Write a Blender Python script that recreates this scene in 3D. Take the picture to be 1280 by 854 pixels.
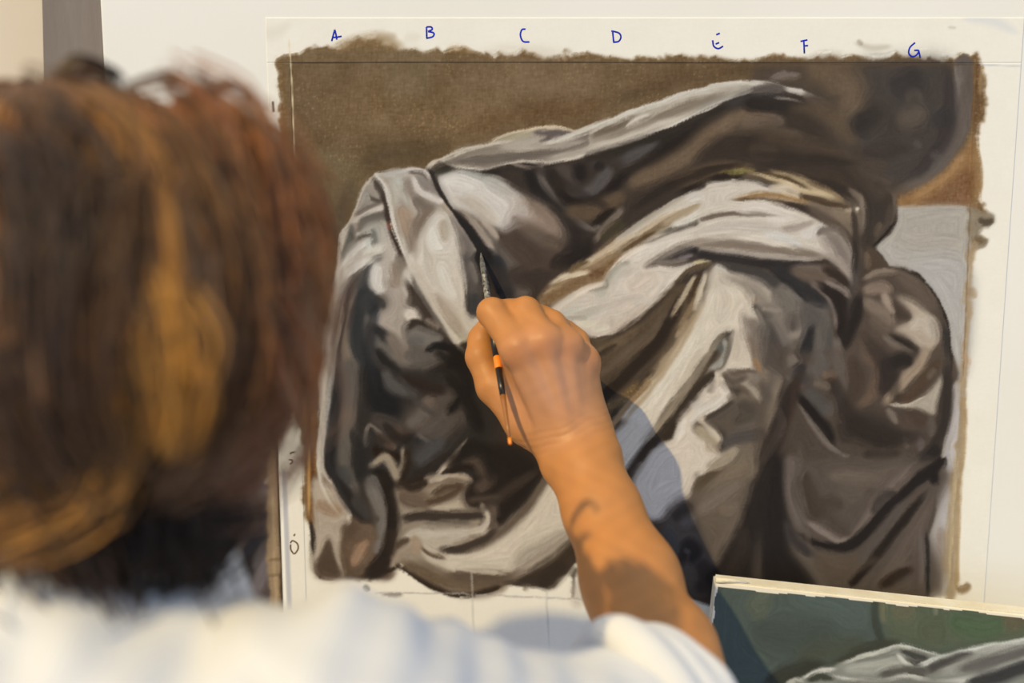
import bpy, bmesh, math
import numpy as np
from mathutils import Vector, Matrix
for o in list(bpy.data.objects): bpy.data.objects.remove(o, do_unlink=True)
SC = bpy.context.scene
COL = SC.collection
# ---------------------------------------------------------------- camera, light, exposure
PITCH = math.radians(11.3); DIST = 1.075; Z0 = 1.385; FPX = 1280*50/36
CAM = np.array([0., -DIST*math.cos(PITCH), Z0+DIST*math.sin(PITCH)])
FWD = np.array([0., math.cos(PITCH), -math.sin(PITCH)]); UP = np.array([0., math.sin(PITCH), math.cos(PITCH)])
cd = bpy.data.cameras.new('camera'); cam = bpy.data.objects.new('camera', cd); COL.objects.link(cam)
cd.lens = 50; cd.sensor_width = 36; cd.clip_start = .01
cam.location = CAM; cam.rotation_euler = (math.pi/2-PITCH, 0, 0)
cd.dof.use_dof = True; cd.dof.focus_distance = 1.045; cd.dof.aperture_fstop = 2.8; cd.dof.aperture_blades = 9
SC.camera = cam
w = bpy.data.worlds.new('studio_daylight'); SC.world = w; w.use_nodes = True
bg = w.node_tree.nodes['Background']; bg.inputs[0].default_value = (.70, .82, 1.0, 1); bg.inputs[1].default_value = .80
sd = bpy.data.lights.new('sun', 'SUN'); sun = bpy.data.objects.new('sun', sd); COL.objects.link(sun)
sd.energy = 3.35; sd.color = (1.0, .75, .34); sd.angle = math.radians(1.0)
SUN_DIR = Vector((.92, 1.1, -1.40)).normalized()
sun.rotation_euler = SUN_DIR.to_track_quat('-Z', 'Y').to_euler(); sun.location = (-2, -2, 4)
vs = SC.view_settings; vs.view_transform = 'Standard'; vs.look = 'None'; vs.exposure = 0.0; vs.gamma = 1.0; vs.use_curve_mapping = False
# ---------------------------------------------------------------- helpers
def ray(px, py): return FWD+np.array([1., 0, 0])*((px-640)/FPX)-UP*((py-427)/FPX)
def at_depth(px, py, d): return CAM+ray(px, py)*d
def at_h(px, py, h):
    r = ray(px, py); return CAM+r*((-h-CAM[1])/r[1])       # point h metres in front of the picture plane
def to_px(X):
    v = X-CAM; d = v@FWD; return 640+FPX*v[:, 0]/d, 427-FPX*(v@UP)/d
def lin(c):
    c = np.asarray(c, np.float64)/255.; return np.where(c <= .04045, c/12.92, ((c+.055)/1.055)**2.4)
WHITE = np.array([1.06, .985, .845])                            # light arriving on the picture plane
def albedo(c): return np.clip(lin(c)/WHITE*.98, .003, .93)
def tag(o, label=None, cat=None, group=None, kind=None):
    if label: o['label'] = label
    if cat: o['category'] = cat
    if group: o['group'] = group
    if kind: o['kind'] = kind
    return o
def empty(name, loc):
    o = bpy.data.objects.new(name, None); COL.objects.link(o); o.location = loc; o.empty_display_size = .05; return o
def mesh_obj(name, V, Fc, mat, parent=None, smooth=True, cols=None):
    me = bpy.data.meshes.new(name); V = np.asarray(V, np.float32)
    if isinstance(Fc, np.ndarray):
        n, k = Fc.shape; me.vertices.add(len(V)); me.vertices.foreach_set('co', V.ravel())
        me.loops.add(n*k); me.loops.foreach_set('vertex_index', Fc.astype(np.int32).ravel())
        me.polygons.add(n); me.polygons.foreach_set('loop_start', np.arange(0, n*k, k, dtype=np.int32)); me.polygons.foreach_set('loop_total', np.full(n, k, np.int32))
        me.update(calc_edges=True); me.validate()
    else: me.from_pydata([tuple(v) for v in V], [], Fc); me.update()
    if smooth: me.polygons.foreach_set('use_smooth', np.ones(len(me.polygons), bool))
    if cols is not None:
        ca = me.color_attributes.new('pigment', 'FLOAT_COLOR', 'POINT')
        ca.data.foreach_set('color', np.concatenate([np.asarray(cols, np.float32), np.ones((len(V), 1), np.float32)], 1).ravel())
    o = bpy.data.objects.new(name, me); COL.objects.link(o)
    if mat: me.materials.append(mat)
    if parent: set_parent(o, parent)
    return o
def set_parent(o, p):
    bpy.context.view_layer.update(); o.parent = p; o.matrix_parent_inverse = p.matrix_world.inverted()
def box(name, lo, hi, mat, parent=None, bevel=0., rot=None, pivot=None):
    bm = bmesh.new(); bmesh.ops.create_cube(bm, size=1)
    lo, hi = Vector(lo), Vector(hi)
    for v in bm.verts: v.co = Vector([(lo[i]+hi[i])/2+v.co[i]*(hi[i]-lo[i]) for i in range(3)])
    if bevel: bmesh.ops.bevel(bm, geom=bm.edges[:], offset=bevel, segments=2, affect='EDGES')
    if rot: bmesh.ops.rotate(bm, verts=bm.verts, cent=Vector(pivot), matrix=rot)
    me = bpy.data.meshes.new(name); bm.to_mesh(me); bm.free(); me.materials.append(mat)
    o = bpy.data.objects.new(name, me); COL.objects.link(o)
    if parent: set_parent(o, parent)
    return o
def tube(P, R, n=8, cap=True, flat=None):
    P = np.asarray(P, float); m = len(P); R = np.broadcast_to(R, (m,)); T = np.gradient(P, axis=0); T /= np.linalg.norm(T, axis=1)[:, None]+1e-12
    ref = np.array([0, 0, 1.]) if abs(T[0, 2]) < .9 else np.array([1., 0, 0]); V = []
    for i in range(m):
        u = ref-T[i]*(ref@T[i]); u /= np.linalg.norm(u)+1e-12; v = np.cross(T[i], u); ref = u
        for k in range(n):
            a = 2*math.pi*k/n; V.append(P[i]+R[i]*(math.cos(a)*u+math.sin(a)*v))
    F = [(i*n+k, i*n+(k+1) % n, (i+1)*n+(k+1) % n, (i+1)*n+k) for i in range(m-1) for k in range(n)]
    if cap: F += [tuple(range(n-1, -1, -1)), tuple((m-1)*n+k for k in range(n))]
    V = np.array(V)
    if flat is not None: V[:, 1] = flat+(V[:, 1]-flat)*.25
    return V, F
# ---- materials
def nodes(name, rough=.6, spec=.3):
    m = bpy.data.materials.new(name); m.use_nodes = True; nt = m.node_tree; b = nt.nodes['Principled BSDF']
    b.inputs['Roughness'].default_value = rough; b.inputs['Specular IOR Level'].default_value = spec
    return m, nt, b
def noisy(name, c1, c2, scale=8, rough=.6, spec=.3, bump=.1, stretch=(1, 1, 1), bscale=None, detail=4):
    m, nt, b = nodes(name, rough, spec); N, L = nt.nodes.new, nt.links.new
    tc = N('ShaderNodeTexCoord'); mp = N('ShaderNodeMapping'); mp.inputs['Scale'].default_value = stretch; L(tc.outputs['Object'], mp.inputs[0])
    n = N('ShaderNodeTexNoise'); n.inputs['Scale'].default_value = scale; n.inputs['Detail'].default_value = detail; L(mp.outputs[0], n.inputs['Vector'])
    r = N('ShaderNodeValToRGB'); r.color_ramp.elements[0].position = .3; r.color_ramp.elements[1].position = .7
    r.color_ramp.elements[0].color = (*c1, 1); r.color_ramp.elements[1].color = (*c2, 1); L(n.outputs[0], r.inputs[0]); L(r.outputs[0], b.inputs['Base Color'])
    if bump:
        n2 = N('ShaderNodeTexNoise'); n2.inputs['Scale'].default_value = bscale or scale*6; n2.inputs['Detail'].default_value = 6; L(mp.outputs[0], n2.inputs['Vector'])
        bp = N('ShaderNodeBump'); bp.inputs['Strength'].default_value = bump; bp.inputs['Distance'].default_value = .002; L(n2.outputs[0], bp.inputs['Height']); L(bp.outputs[0], b.inputs['Normal'])
    return m
def pigment(name, rough=.55, spec=.25, bump=.15, bscale=900, sss=0., dist=.0006):
    m, nt, b = nodes(name, rough, spec); N, L = nt.nodes.new, nt.links.new
    a = N('ShaderNodeAttribute'); a.attribute_name = 'pigment'; L(a.outputs['Color'], b.inputs['Base Color'])
    tc = N('ShaderNodeTexCoord'); n2 = N('ShaderNodeTexNoise'); n2.inputs['Scale'].default_value = bscale; n2.inputs['Detail'].default_value = 3; L(tc.outputs['Object'], n2.inputs['Vector'])
    bp = N('ShaderNodeBump'); bp.inputs['Strength'].default_value = bump; bp.inputs['Distance'].default_value = dist; L(n2.outputs[0], bp.inputs['Height']); L(bp.outputs[0], b.inputs['Normal'])
    if sss:
        b.inputs['Subsurface Weight'].default_value = sss; b.inputs['Subsurface Radius'].default_value = (.008, .003, .0015); b.inputs['Subsurface Scale'].default_value = .6
    return m
def plain(name, c, rough=.5, spec=.4, metal=0.):
    m, nt, b = nodes(name, rough, spec); b.inputs['Base Color'].default_value = (*c, 1); b.inputs['Metallic'].default_value = metal; return m
# ---- smooth-blended solids, skinned into one continuous surface
class Solid:
    def __init__(s, lo, hi, h):
        s.lo = np.array(lo, float); s.h = h; s.n = np.ceil((np.array(hi)-s.lo)/h).astype(int)+1
        s.V = np.full(s.n, 1.0, np.float32)
    def region(s, lo, hi):
        a = np.clip(np.floor((np.array(lo)-s.lo)/s.h).astype(int), 0, s.n-1); b = np.clip(np.ceil((np.array(hi)-s.lo)/s.h).astype(int)+1, 1, s.n)
        ax = [(s.lo[i]+np.arange(a[i], b[i])*s.h).astype(np.float32) for i in range(3)]
        return tuple(slice(a[i], b[i]) for i in range(3)), np.meshgrid(*ax, indexing='ij', sparse=True)
    def add(s, d, sl, k):
        o = s.V[sl]
        if k <= 0: s.V[sl] = np.minimum(o, d)
        else:
            q = np.clip(k-np.abs(o-d), 0, None)/k; s.V[sl] = np.minimum(o, d)-q*q*k*.25
    def cone(s, a, b, ra, rb, k=.006, flat=None, sub=False):
        a, b = np.array(a, float), np.array(b, float); m = max(ra, rb)+k+s.h*4
        sl, (X, Y, Z) = s.region(np.minimum(a, b)-m, np.maximum(a, b)+m); d = b-a; L2 = d@d+1e-12
        t = np.clip(((X-a[0])*d[0]+(Y-a[1])*d[1]+(Z-a[2])*d[2])/L2, 0, 1)
        ex, ey, ez = X-a[0]-t*d[0], Y-a[1]-t*d[1], Z-a[2]-t*d[2]
        q = ex*ex+ey*ey+ez*ez
        if flat is not None:                                   # squash along a direction: (unit vector, factor)
            f, g = flat; e = ex*f[0]+ey*f[1]+ez*f[2]; q = q+e*e*(1/g**2-1)
        dd = np.sqrt(q)-(ra+(rb-ra)*t)
        if sub: s.V[sl] = np.maximum(s.V[sl], -dd)
        else: s.add(dd, sl, k)
    def chain(s, pts, k=.006, **kw):
        for (a, ra), (b, rb) in zip(pts[:-1], pts[1:]): s.cone(a, b, ra, rb, k, **kw)
    def ball(s, c, r, k=.006):
        c = np.array(c, float); r = np.broadcast_to(np.array(r, float), (3,)); m = r.max()+k+s.h*4
        sl, (X, Y, Z) = s.region(c-m, c+m); q = np.sqrt(((X-c[0])/r[0])**2+((Y-c[1])/r[1])**2+((Z-c[2])/r[2])**2)
        s.add((q-1)*r.min(), sl, k)
    def mesh(s):
        V = s.V; ins = V < 0; nx, ny, nz = V.shape
        P = np.zeros((nx-1, ny-1, nz-1, 3), np.float32); C = np.zeros((nx-1, ny-1, nz-1), np.float32)
        base = [np.arange(k-1, dtype=np.float32) for k in V.shape]
        for ax in range(3):
            for o1 in (0, 1):
                for o2 in (0, 1):
                    off = [0, 0, 0]; oth = [i for i in range(3) if i != ax]; off[oth[0]] = o1; off[oth[1]] = o2
                    s0 = tuple(slice(off[i], off[i]+V.shape[i]-1) for i in range(3)); off2 = list(off); off2[ax] = 1
                    s1 = tuple(slice(off2[i], off2[i]+V.shape[i]-1) for i in range(3))
                    m = ins[s0] != ins[s1]; I = np.nonzero(m)
                    a, b = V[s0][I], V[s1][I]; t = a/(a-b)
                    for i in range(3): P[I+(np.full(len(t), i),)] += (t if i == ax else off[i])
                    C[I] += 1
        cells = np.nonzero(C > 0); idx = np.full(C.shape, -1, np.int64); idx[cells] = np.arange(len(cells[0]))
        pos = P[cells]/C[cells][:, None]+np.stack(cells, 1); pos = pos*s.h+s.lo
        F = []
        for ax in range(3):
            s0 = [slice(1, -1)]*3; s0[ax] = slice(0, V.shape[ax]-1); s1 = list(s0); s1[ax] = slice(1, V.shape[ax])
            A, B = ins[tuple(s0)], ins[tuple(s1)]; I = np.nonzero(A != B); sg = A[I]
            c = [I[i]+(0 if i == ax else 1) for i in range(3)]; u, v = [(1, 2), (2, 0), (0, 1)][ax]
            def cell(du, dv):
                q = [c[0], c[1], c[2]]; q[u] = q[u]-du; q[v] = q[v]-dv; return idx[q[0], q[1], q[2]]
            q = np.stack([cell(1, 1), cell(0, 1), cell(0, 0), cell(1, 0)], 1)
            q = np.where(sg[:, None], q, q[:, ::-1]); F.append(q)
        F = np.concatenate(F); F = F[(F >= 0).all(1)]
        return pos, F
def biggest(V, F):
    E = np.concatenate([F[:, [i, (i+1) % 4]] for i in range(4)]); lab = np.arange(len(V))
    while True:
        m = np.minimum(lab[E[:, 0]], lab[E[:, 1]]); new = lab.copy(); np.minimum.at(new, E[:, 0], m); np.minimum.at(new, E[:, 1], m); new = new[new]
        if (new == lab).all(): break
        lab = new
    u, c = np.unique(lab, return_counts=True); keep = lab == u[c.argmax()]; idx = np.cumsum(keep)-1
    return V[keep], idx[F[keep[F].all(1)]]
def relax(V, F, it=2, w=.5):
    E = np.concatenate([F[:, [i, (i+1) % 4]] for i in range(4)]); n = len(V)
    for _ in range(it):
        S = np.zeros_like(V); c = np.zeros(n)
        for i in range(3): S[:, i] = np.bincount(E[:, 0], V[E[:, 1], i], n)+np.bincount(E[:, 1], V[E[:, 0], i], n)
        c = np.bincount(E[:, 0], minlength=n)+np.bincount(E[:, 1], minlength=n)
        V = V+(S/np.maximum(c, 1)[:, None]-V)*w
    return V
# ---------------------------------------------------------------- paint engine
# The drapery study is paint on a flat cloth: its pigments are laid here stroke
# by stroke into colour arrays that become colour attributes of the canvas mesh.
RNG = np.random.default_rng(7)
class Raster:
    def __init__(s, x0, y0, w, h, col):
        s.x0, s.y0, s.w, s.h = x0, y0, w, h
        s.im = np.empty((h, w, 3), np.float32); s.im[:] = np.array(col, np.float32)
        s.fx, s.fy, s.fs = 0., 0., 1.
    def frame(s, x0=0, y0=0, k=1.0): s.fx, s.fy, s.fs = x0, y0, k
    def pts(s, t):
        a = np.array([[float(v) for v in q.split(',')] for q in t.split()], np.float32)
        return a / s.fs + np.array([s.fx - s.x0, s.fy - s.y0], np.float32)
    def _blend(s, xa, ya, al, col):
        h, w = al.shape
        reg = s.im[ya:ya+h, xa:xa+w]
        reg += (np.asarray(col, np.float32) - reg) * al[..., None]
    def p(s, t, col, blur=2., a=1., smooth=True, rag=0):
        P = s.pts(t)
        if smooth: P = catmull(P, 5, True)
        pad = int(blur*2.5) + 3 + int(rag*2)
        xa = max(0, int(P[:,0].min())-pad); xb = min(s.w, int(P[:,0].max())+pad+1)
        ya = max(0, int(P[:,1].min())-pad); yb = min(s.h, int(P[:,1].max())+pad+1)
        if xb <= xa or yb <= ya: return
        X, Y = np.meshgrid(np.arange(xa, xb)+.0, np.arange(ya, yb)+.0)
        if rag:
            X = X + (NOISE_A[ya:yb, xa:xb])*rag; Y = Y + (NOISE_B[ya:yb, xa:xb])*rag
        ins = np.zeros(X.shape, bool); Q = np.roll(P, -1, 0)
        for (ax, ay), (bx, by) in zip(P, Q):
            if ay == by: continue
            c = (ay > Y) != (by > Y)
            ins ^= c & (X < (bx-ax)*(Y-ay)/(by-ay)+ax)
        m = gauss(ins.astype(np.float32), blur)
        s._blend(xa, ya, m*a, col)
    def s(s, t, col, l, r=None, a=1., h=.2, tap=(0.45, 0.45), c2=None):
        if r is None: r = l
        if t.count(' ') == 1 and h < .25 and max(tap) < .8: h = 0.; a *= .8; l *= 1.15; r *= 1.15
        if h < .25: l, r = l*1.75, r*1.75
        P = catmull(s.pts(t), 6, False); L0 = np.hypot(*(P[1:]-P[:-1]).T).sum(); ex = min(.14*L0, 14)
        for e, (i, j) in ((0, (0, 1)), (1, (-1, -2))):
            if tap[e] < .8:
                q = P[i]+(P[i]-P[j])/(np.hypot(*(P[i]-P[j]))+1e-6)*ex
                P = np.concatenate([q[None], P] if e == 0 else [P, q[None]])
        pad = int(max(l, r))+2
        xa = max(0, int(P[:,0].min())-pad); xb = min(s.w, int(P[:,0].max())+pad+1)
        ya = max(0, int(P[:,1].min())-pad); yb = min(s.h, int(P[:,1].max())+pad+1)
        if xb <= xa or yb <= ya: return
        D = np.full((yb-ya, xb-xa), 1e9, np.float32); SG = np.zeros_like(D); T = np.zeros_like(D)
        seg = np.hypot(*(P[1:]-P[:-1]).T); cum = np.concatenate([[0], np.cumsum(seg)]); tot = cum[-1]+1e-6
        for i in range(len(P)-1):
            A, B = P[i], P[i+1]
            x0 = max(xa, int(min(A[0],B[0]))-pad); x1 = min(xb, int(max(A[0],B[0]))+pad+1)
            y0 = max(ya, int(min(A[1],B[1]))-pad); y1 = min(yb, int(max(A[1],B[1]))+pad+1)
            if x1 <= x0 or y1 <= y0: continue
            X, Y = np.meshgrid(np.arange(x0, x1, dtype=np.float32), np.arange(y0, y1, dtype=np.float32))
            d = B-A; L2 = d@d+1e-9
            u = np.clip(((X-A[0])*d[0]+(Y-A[1])*d[1])/L2, 0, 1)
            ex = X-(A[0]+u*d[0]); ey = Y-(A[1]+u*d[1]); dd = np.hypot(ex, ey)
            sg = d[0]*ey-d[1]*ex
            sl = (slice(y0-ya, y1-ya), slice(x0-xa, x1-xa))
            m = dd < D[sl]
            D[sl] = np.where(m, dd, D[sl]); SG[sl] = np.where(m, sg, SG[sl])
            T[sl] = np.where(m, (cum[i]+u*seg[i])/tot, T[sl])
        wf = np.minimum(1, tap[0]+(1-tap[0])*np.minimum(1, T/.35))*np.minimum(1, tap[1]+(1-tap[1])*np.minimum(1, (1-T)/.35))
        fade = np.minimum(1, np.minimum(T/.2+(tap[0] >= .8), (1-T)/.2+(tap[1] >= .8))); fade = fade*fade*(3-2*fade)
        W = np.where(SG > 0, r, l)*wf+.35
        q = np.clip((D/W-h)/(1-h), 0, 1); al = (1-q*q*(3-2*q))*fade
        if c2 is None: s._blend(xa, ya, al*a, col)
        else:
            C = np.asarray(col, np.float32)*(1-T[..., None])+np.asarray(c2, np.float32)*T[..., None]
            reg = s.im[ya:yb, xa:xb]; reg += (C-reg)*(al*a)[..., None]
    def sample(s, px, py):
        x = np.clip(px-s.x0, 0, s.w-1.001); y = np.clip(py-s.y0, 0, s.h-1.001)
        i = x.astype(int); j = y.astype(int); fx = (x-i)[:, None]; fy = (y-j)[:, None]
        I = s.im
        return (I[j,i]*(1-fx)+I[j,i+1]*fx)*(1-fy)+(I[j+1,i]*(1-fx)+I[j+1,i+1]*fx)*fy
def catmull(P, n, closed):
    if len(P) < 3 and not closed:
        t = np.linspace(0, 1, n+1)[:, None]; return P[0]*(1-t)+P[-1]*t
    if closed: E = np.concatenate([P[-1:], P, P[:2]])
    else: E = np.concatenate([2*P[:1]-P[1:2], P, 2*P[-1:]-P[-2:-1]])
    out = []; t = np.arange(n)[:, None]/n
    for i in range(1, len(E)-2):
        a, b, c, d = E[i-1], E[i], E[i+1], E[i+2]
        out.append(.5*(2*b+(c-a)*t+(2*a-5*b+4*c-d)*t*t+(3*b-a-3*c+d)*t**3))
    if not closed: out.append(E[-2][None])
    return np.concatenate(out).astype(np.float32)
def gauss(m, sg):
    if sg < .3: return m
    r = int(sg*2.5)+1; k = np.exp(-.5*(np.arange(-r, r+1)/sg)**2); k = (k/k.sum()).astype(np.float32)
    p = np.pad(m, ((r, r), (0, 0))); h = m.shape[0]
    o = sum(k[i]*p[i:i+h] for i in range(2*r+1))
    p = np.pad(o, ((0, 0), (r, r))); w = m.shape[1]
    return sum(k[i]*p[:, i:i+w] for i in range(2*r+1))
def vnoise(w, h, cell, cy=None):
    cy = cy or cell; gw, gh = int(w/cell)+3, int(h/cy)+3
    g = RNG.standard_normal((gh, gw)).astype(np.float32)
    x = np.arange(w)/cell; y = np.arange(h)/cy; i = x.astype(int); j = y.astype(int)
    fx = x-i; fy = y-j; fx = fx*fx*(3-2*fx); fy = fy*fy*(3-2*fy)
    a = g[j][:, i]*(1-fx)+g[j][:, i+1]*fx; b = g[j+1][:, i]*(1-fx)+g[j+1][:, i+1]*fx
    return (a*(1-fy[:, None])+b*fy[:, None]).astype(np.float32)
NOISE_A = vnoise(1400, 900, 9)*.6+vnoise(1400, 900, 2.5)*.35+vnoise(1400, 900, 26)*.9
NOISE_B = vnoise(1400, 900, 9)*.6+vnoise(1400, 900, 2.5)*.35+vnoise(1400, 900, 26)*.9

def paint_study():
    R = Raster(320, 0, 960, 870, (236, 230, 214)); p, s, F = R.p, R.s, R.frame
    # --- toned ground, brushed past the tape with a ragged edge
    F()
    p('347,100 352,72 372,66 400,60 425,56 470,54 500,60 540,64 600,67 700,70 800,70 900,74 950,70 1010,72 1060,72 1120,72 1180,74 1226,66 1231,120 1222,200 1226,240 1229,262 1100,330 800,420 500,500 395,560 392,660 380,640 372,480 362,350 350,200', (116, 88, 54), 1.5, smooth=False, rag=4)
    p('355,72 400,62 470,58 540,66 640,73 800,74 950,74 1224,76 1217,200 1215,258 900,330 400,400 372,300 358,150', (113, 92, 64), 2.5, smooth=False, rag=2)
    s('420,60 470,50 500,58', (140, 110, 70), 9, a=.6, h=0); s('560,62 570,60 590,66', (160, 130, 85), 5, a=.5, h=0)
    p('362,80 800,79 1212,79 1212,255 700,300 380,330 370,180', (108, 87, 60), 2, smooth=False)
    s('400,150 480,130 560,150 640,120', (126, 98, 62), 36, a=.5, h=0)
    s('560,110 620,95 700,100 760,110', (128, 106, 78), 28, a=.5, h=0)
    s('480,100 540,100', (112, 100, 76), 26, a=.5, h=0)
    s('400,190 430,240 420,300', (112, 100, 74), 30, a=.6, h=0)
    s('450,205 480,195 520,190 560,178', (76, 62, 44), 20, a=.55, h=0)
    s('440,225 430,260 415,310 405,380', (72, 60, 46), 15, a=.6, h=0)
    s('580,165 640,145 700,140 760,128', (104, 76, 44), 16, a=.6, h=0)
    s('760,130 840,98 900,88 960,86', (82, 66, 46), 12, a=.7, h=0)
    s('780,110 860,90 920,84', (112, 84, 56), 14, a=.4, h=0)
    # ochre underpainting at the left edge of the cloth
    s('378,330 384,430 388,520 392,600 392,650', (128, 82, 36), 9, a=.95, h=.4, tap=(1, 1))
    s('382,430 386,520 389,560', (96, 62, 30), 3, a=.8); s('388,560 390,620', (90, 50, 26), 3, a=.7)
    # --- dark upper right
    F(940, 60, 4.267)
    p('20,84 300,80 700,80 1060,82 1075,300 1060,420 1000,560 900,660 790,760 600,860 300,700 0,640 -100,400', (78, 66, 54), 5, smooth=False)
    p('560,120 760,84 1050,84 1090,300 1060,480 960,620 800,740 700,740 560,640 450,540 420,420 540,340', (68, 61, 56), 12)
    s('1130,84 1135,250 1120,400 1040,560 920,690 790,780', (96, 86, 78), 13, a=1, h=.7, tap=(1, .7))
    s('1085,90 1090,220 1080,330', (122, 112, 104), 3, a=.8); s('1110,90 1112,200', (116, 106, 98), 2, a=.7); s('1160,100 1160,300', (88, 78, 70), 3, a=.7)
    s('1205,90 1205,180 1190,330 1180,420', (104, 76, 48), 4, a=.9); s('1225,100 1215,250', (176, 142, 96), 3, a=.8)
    s('1040,90 1055,300 1030,470 920,630 800,710', (60, 53, 50), 9, a=.9, h=.2)
    s('880,110 840,180 740,210', (56, 50, 48), 18, a=.8, h=0); s('1000,330 1040,420', (52, 50, 49), 12, a=.8, h=0)
    s('520,430 600,380 680,320', (50, 44, 40), 17, a=.9, h=.1); s('640,470 780,460 900,480', (68, 60, 54), 16, a=.8, h=0)
    s('770,380 850,370 920,330', (96, 84, 70), 13, a=.7, h=0); s('820,270 900,250', (86, 78, 68), 9, a=.6, h=0)
    s('300,110 420,130 540,240 500,330', (104, 86, 66), 20, a=.8, h=.1); s('340,440 450,400 520,300', (98, 82, 66), 14, a=.7, h=0)
    s('130,460 300,420 420,400', (88, 70, 54), 17, a=.7, h=0); s('160,370 220,350', (108, 92, 76), 7, a=.7)
    s('0,520 160,560 330,570 480,560', (62, 50, 40), 16, a=.8, h=.1); s('130,580 300,600 500,590', (86, 70, 56), 9, a=.5, h=0)
    s('560,560 760,540 840,540', (60, 50, 44), 8, a=.7); s('560,640 650,690 740,720', (88, 76, 68), 5, a=.7); s('600,610 720,640', (80, 66, 54), 8, a=.6)
    s('960,560 1000,600 960,650', (92, 86, 80), 5, a=.5); s('860,500 900,530', (98, 90, 82), 4, a=.4); s('60,160 130,140 200,130', (80, 68, 58), 5, a=.6)
    p('790,800 850,770 1000,680 1130,550 1180,470 1175,850 800,850', (150, 108, 62), 2.5); p('900,850 960,780 1080,700 1165,640 1170,850', (118, 80, 50), 5, .8); s('860,800 1000,720 1120,590', (178, 132, 78), 5, a=.5, h=0)
    # --- grey table top at the right
    F()
    p('1120,258 1216,258 1213,400 1206,520 1196,640 1190,745 1158,748 1160,650 1170,590 1180,520 1186,440 1176,410 1150,390 1080,370 1080,300', (172, 166, 156), 1.2, smooth=False)
    p('1124,264 1214,262 1210,330 1160,322 1112,300', (168, 161, 150), 4); p('1130,330 1212,330 1208,470 1192,440 1175,385', (173, 169, 163), 6)
    s('1192,450 1192,520 1184,600 1172,680 1168,740', (178, 172, 170), 5, a=.9); p('1204,470 1209,480 1207,540 1201,600 1198,660 1196,742 1180,744 1184,650 1192,590 1199,530', (158, 136, 104), 2, .85, rag=2.5); s('1176,660 1172,742', (134, 118, 104), 6, a=.9)
    s('1196,560 1190,660 1186,740', (196, 172, 128), 1.6, a=.8)
    # paint dragged out over the right tape
    s('1219,180 1223,215 1221,255', (150, 112, 66), 7, a=.9, h=.3); s('1216,250 1226,255', (128, 100, 64), 6, a=.8)
    p('1212,261 1228,262 1240,268 1243,277 1231,284 1223,291 1233,298 1231,306 1218,312 1212,318', (134, 121, 100), 1.4, .95, smooth=False, rag=2.2); s('1222,276 1232,278 1241,276', (72, 62, 48), 4, a=.8); s('1216,300 1226,300 1231,303', (104, 86, 60), 4, a=.7)
    p('1214,300 1222,305 1216,340 1214,380 1210,420 1209,480 1202,480 1205,400 1210,340', (166, 142, 108), 1.5, .9, rag=2.5); s('1213,360 1218,372', (150, 124, 88), 4, a=.7); s('1205,440 1211,455', (186, 140, 96), 3, a=.8)
    s('1205,500 1206,552 1200,600 1198,660 1195,735', (170, 138, 92), 2.2, a=.8, tap=(1, 1)); s('1196,738 1206,736 1211,730', (140, 116, 84), 5, a=.9)
    # --- whole drapery, dark foundation
    p('390,690 395,640 396,590 396,554 399,480 405,414 414,374 423,338 425,294 436,277 446,255 452,238 462,223 474,215 500,214 515,210 532,211 545,202 564,193 614,177 670,158 692,158 725,163 777,143 815,130 852,117 890,105 927,101 965,104 987,109 1020,121 1060,200 1122,250 1121,276 1113,293 1093,309 1104,321 1111,333 1132,335 1152,350 1169,372 1182,400 1189,437 1189,480 1185,534 1176,576 1172,604 1169,641 1163,667 1161,748 900,760 760,720 719,702 682,736 637,731 583,744 567,746 534,729 500,709 485,712 455,724 399,722', (60, 50, 42), 1.0, smooth=False)
    # --- ribbon along the top
    F(520, 80, 5.333)
    p('75,690 180,625 300,575 440,540 560,480 690,440 800,415 920,415 1095,445 1280,370 1290,570 1100,610 960,650 880,662 700,647 560,680 420,705 300,690 200,655 100,705', (150, 140, 127), .9)
    p('480,560 620,530 760,500 860,500 800,590 640,610 540,600', (178, 168, 153), 4)
    s('240,640 420,650 560,630 800,600 1000,560 1280,450', (112, 102, 91), 8, 7); s('900,632 1100,590 1290,530', (172, 162, 148), 5)
    s('250,600 400,580 560,560', (128, 118, 104), 7, a=.8)
    p('790,450 900,442 1075,452 980,492 880,515 820,522 875,488 800,470', (98, 88, 82), 1); s('900,500 960,480', (142, 132, 124), 1.5)
    s('480,525 600,470 800,417 920,417 1095,447', (206, 188, 158), .6, 2.6, tap=(.3, .5)); s('560,500 680,480 780,455', (168, 158, 130), 4, a=.7)
    s('75,690 180,628 300,578 440,542 640,505', (196, 186, 168), .7, 3, tap=(.6, .1)); s('860,530 980,490 1095,446 1290,370', (196, 188, 174), 2, 5, tap=(.1, 1))
    s('180,650 280,686 420,702 560,677 700,647 880,661 1000,632 1280,572', (212, 202, 186), 1.2, 1.6, tap=(.5, 1))
    s('70,690 120,650 190,640', (196, 184, 166), 1.6); p('110,725 180,675 245,690 235,735 150,745', (50, 47, 39), 1.5); s('90,720 150,670 200,660', (88, 78, 66), 2.2)
    s('250,730 420,730 560,705 720,685 900,690', (44, 38, 34), 4); s('640,670 760,690 880,675', (142, 130, 118), 2.2)
    F(740, 80, 5.333)
    p('0,415 200,335 400,265 600,195 800,135 1000,110 1200,130 1285,150 1200,172 1050,195 900,245 750,310 600,380 450,450 300,510 150,570 0,600', (172, 162, 146), .8)
    s('0,490 150,425 310,358', (112, 100, 86), 4, 5); s('60,470 200,410', (96, 84, 70), 3, a=.6); s('400,370 560,305 700,255 840,215', (132, 119, 101), 5, a=.9); s('0,520 120,480 260,430', (146, 134, 118), 4, a=.8)
    s('230,425 300,375 380,345', (208, 198, 182), 3); s('0,555 200,510 400,430 600,350', (194, 184, 169), 5, a=.9); s('700,300 850,235 1000,180 1120,160', (148, 142, 130), 5, a=.8)
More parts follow.
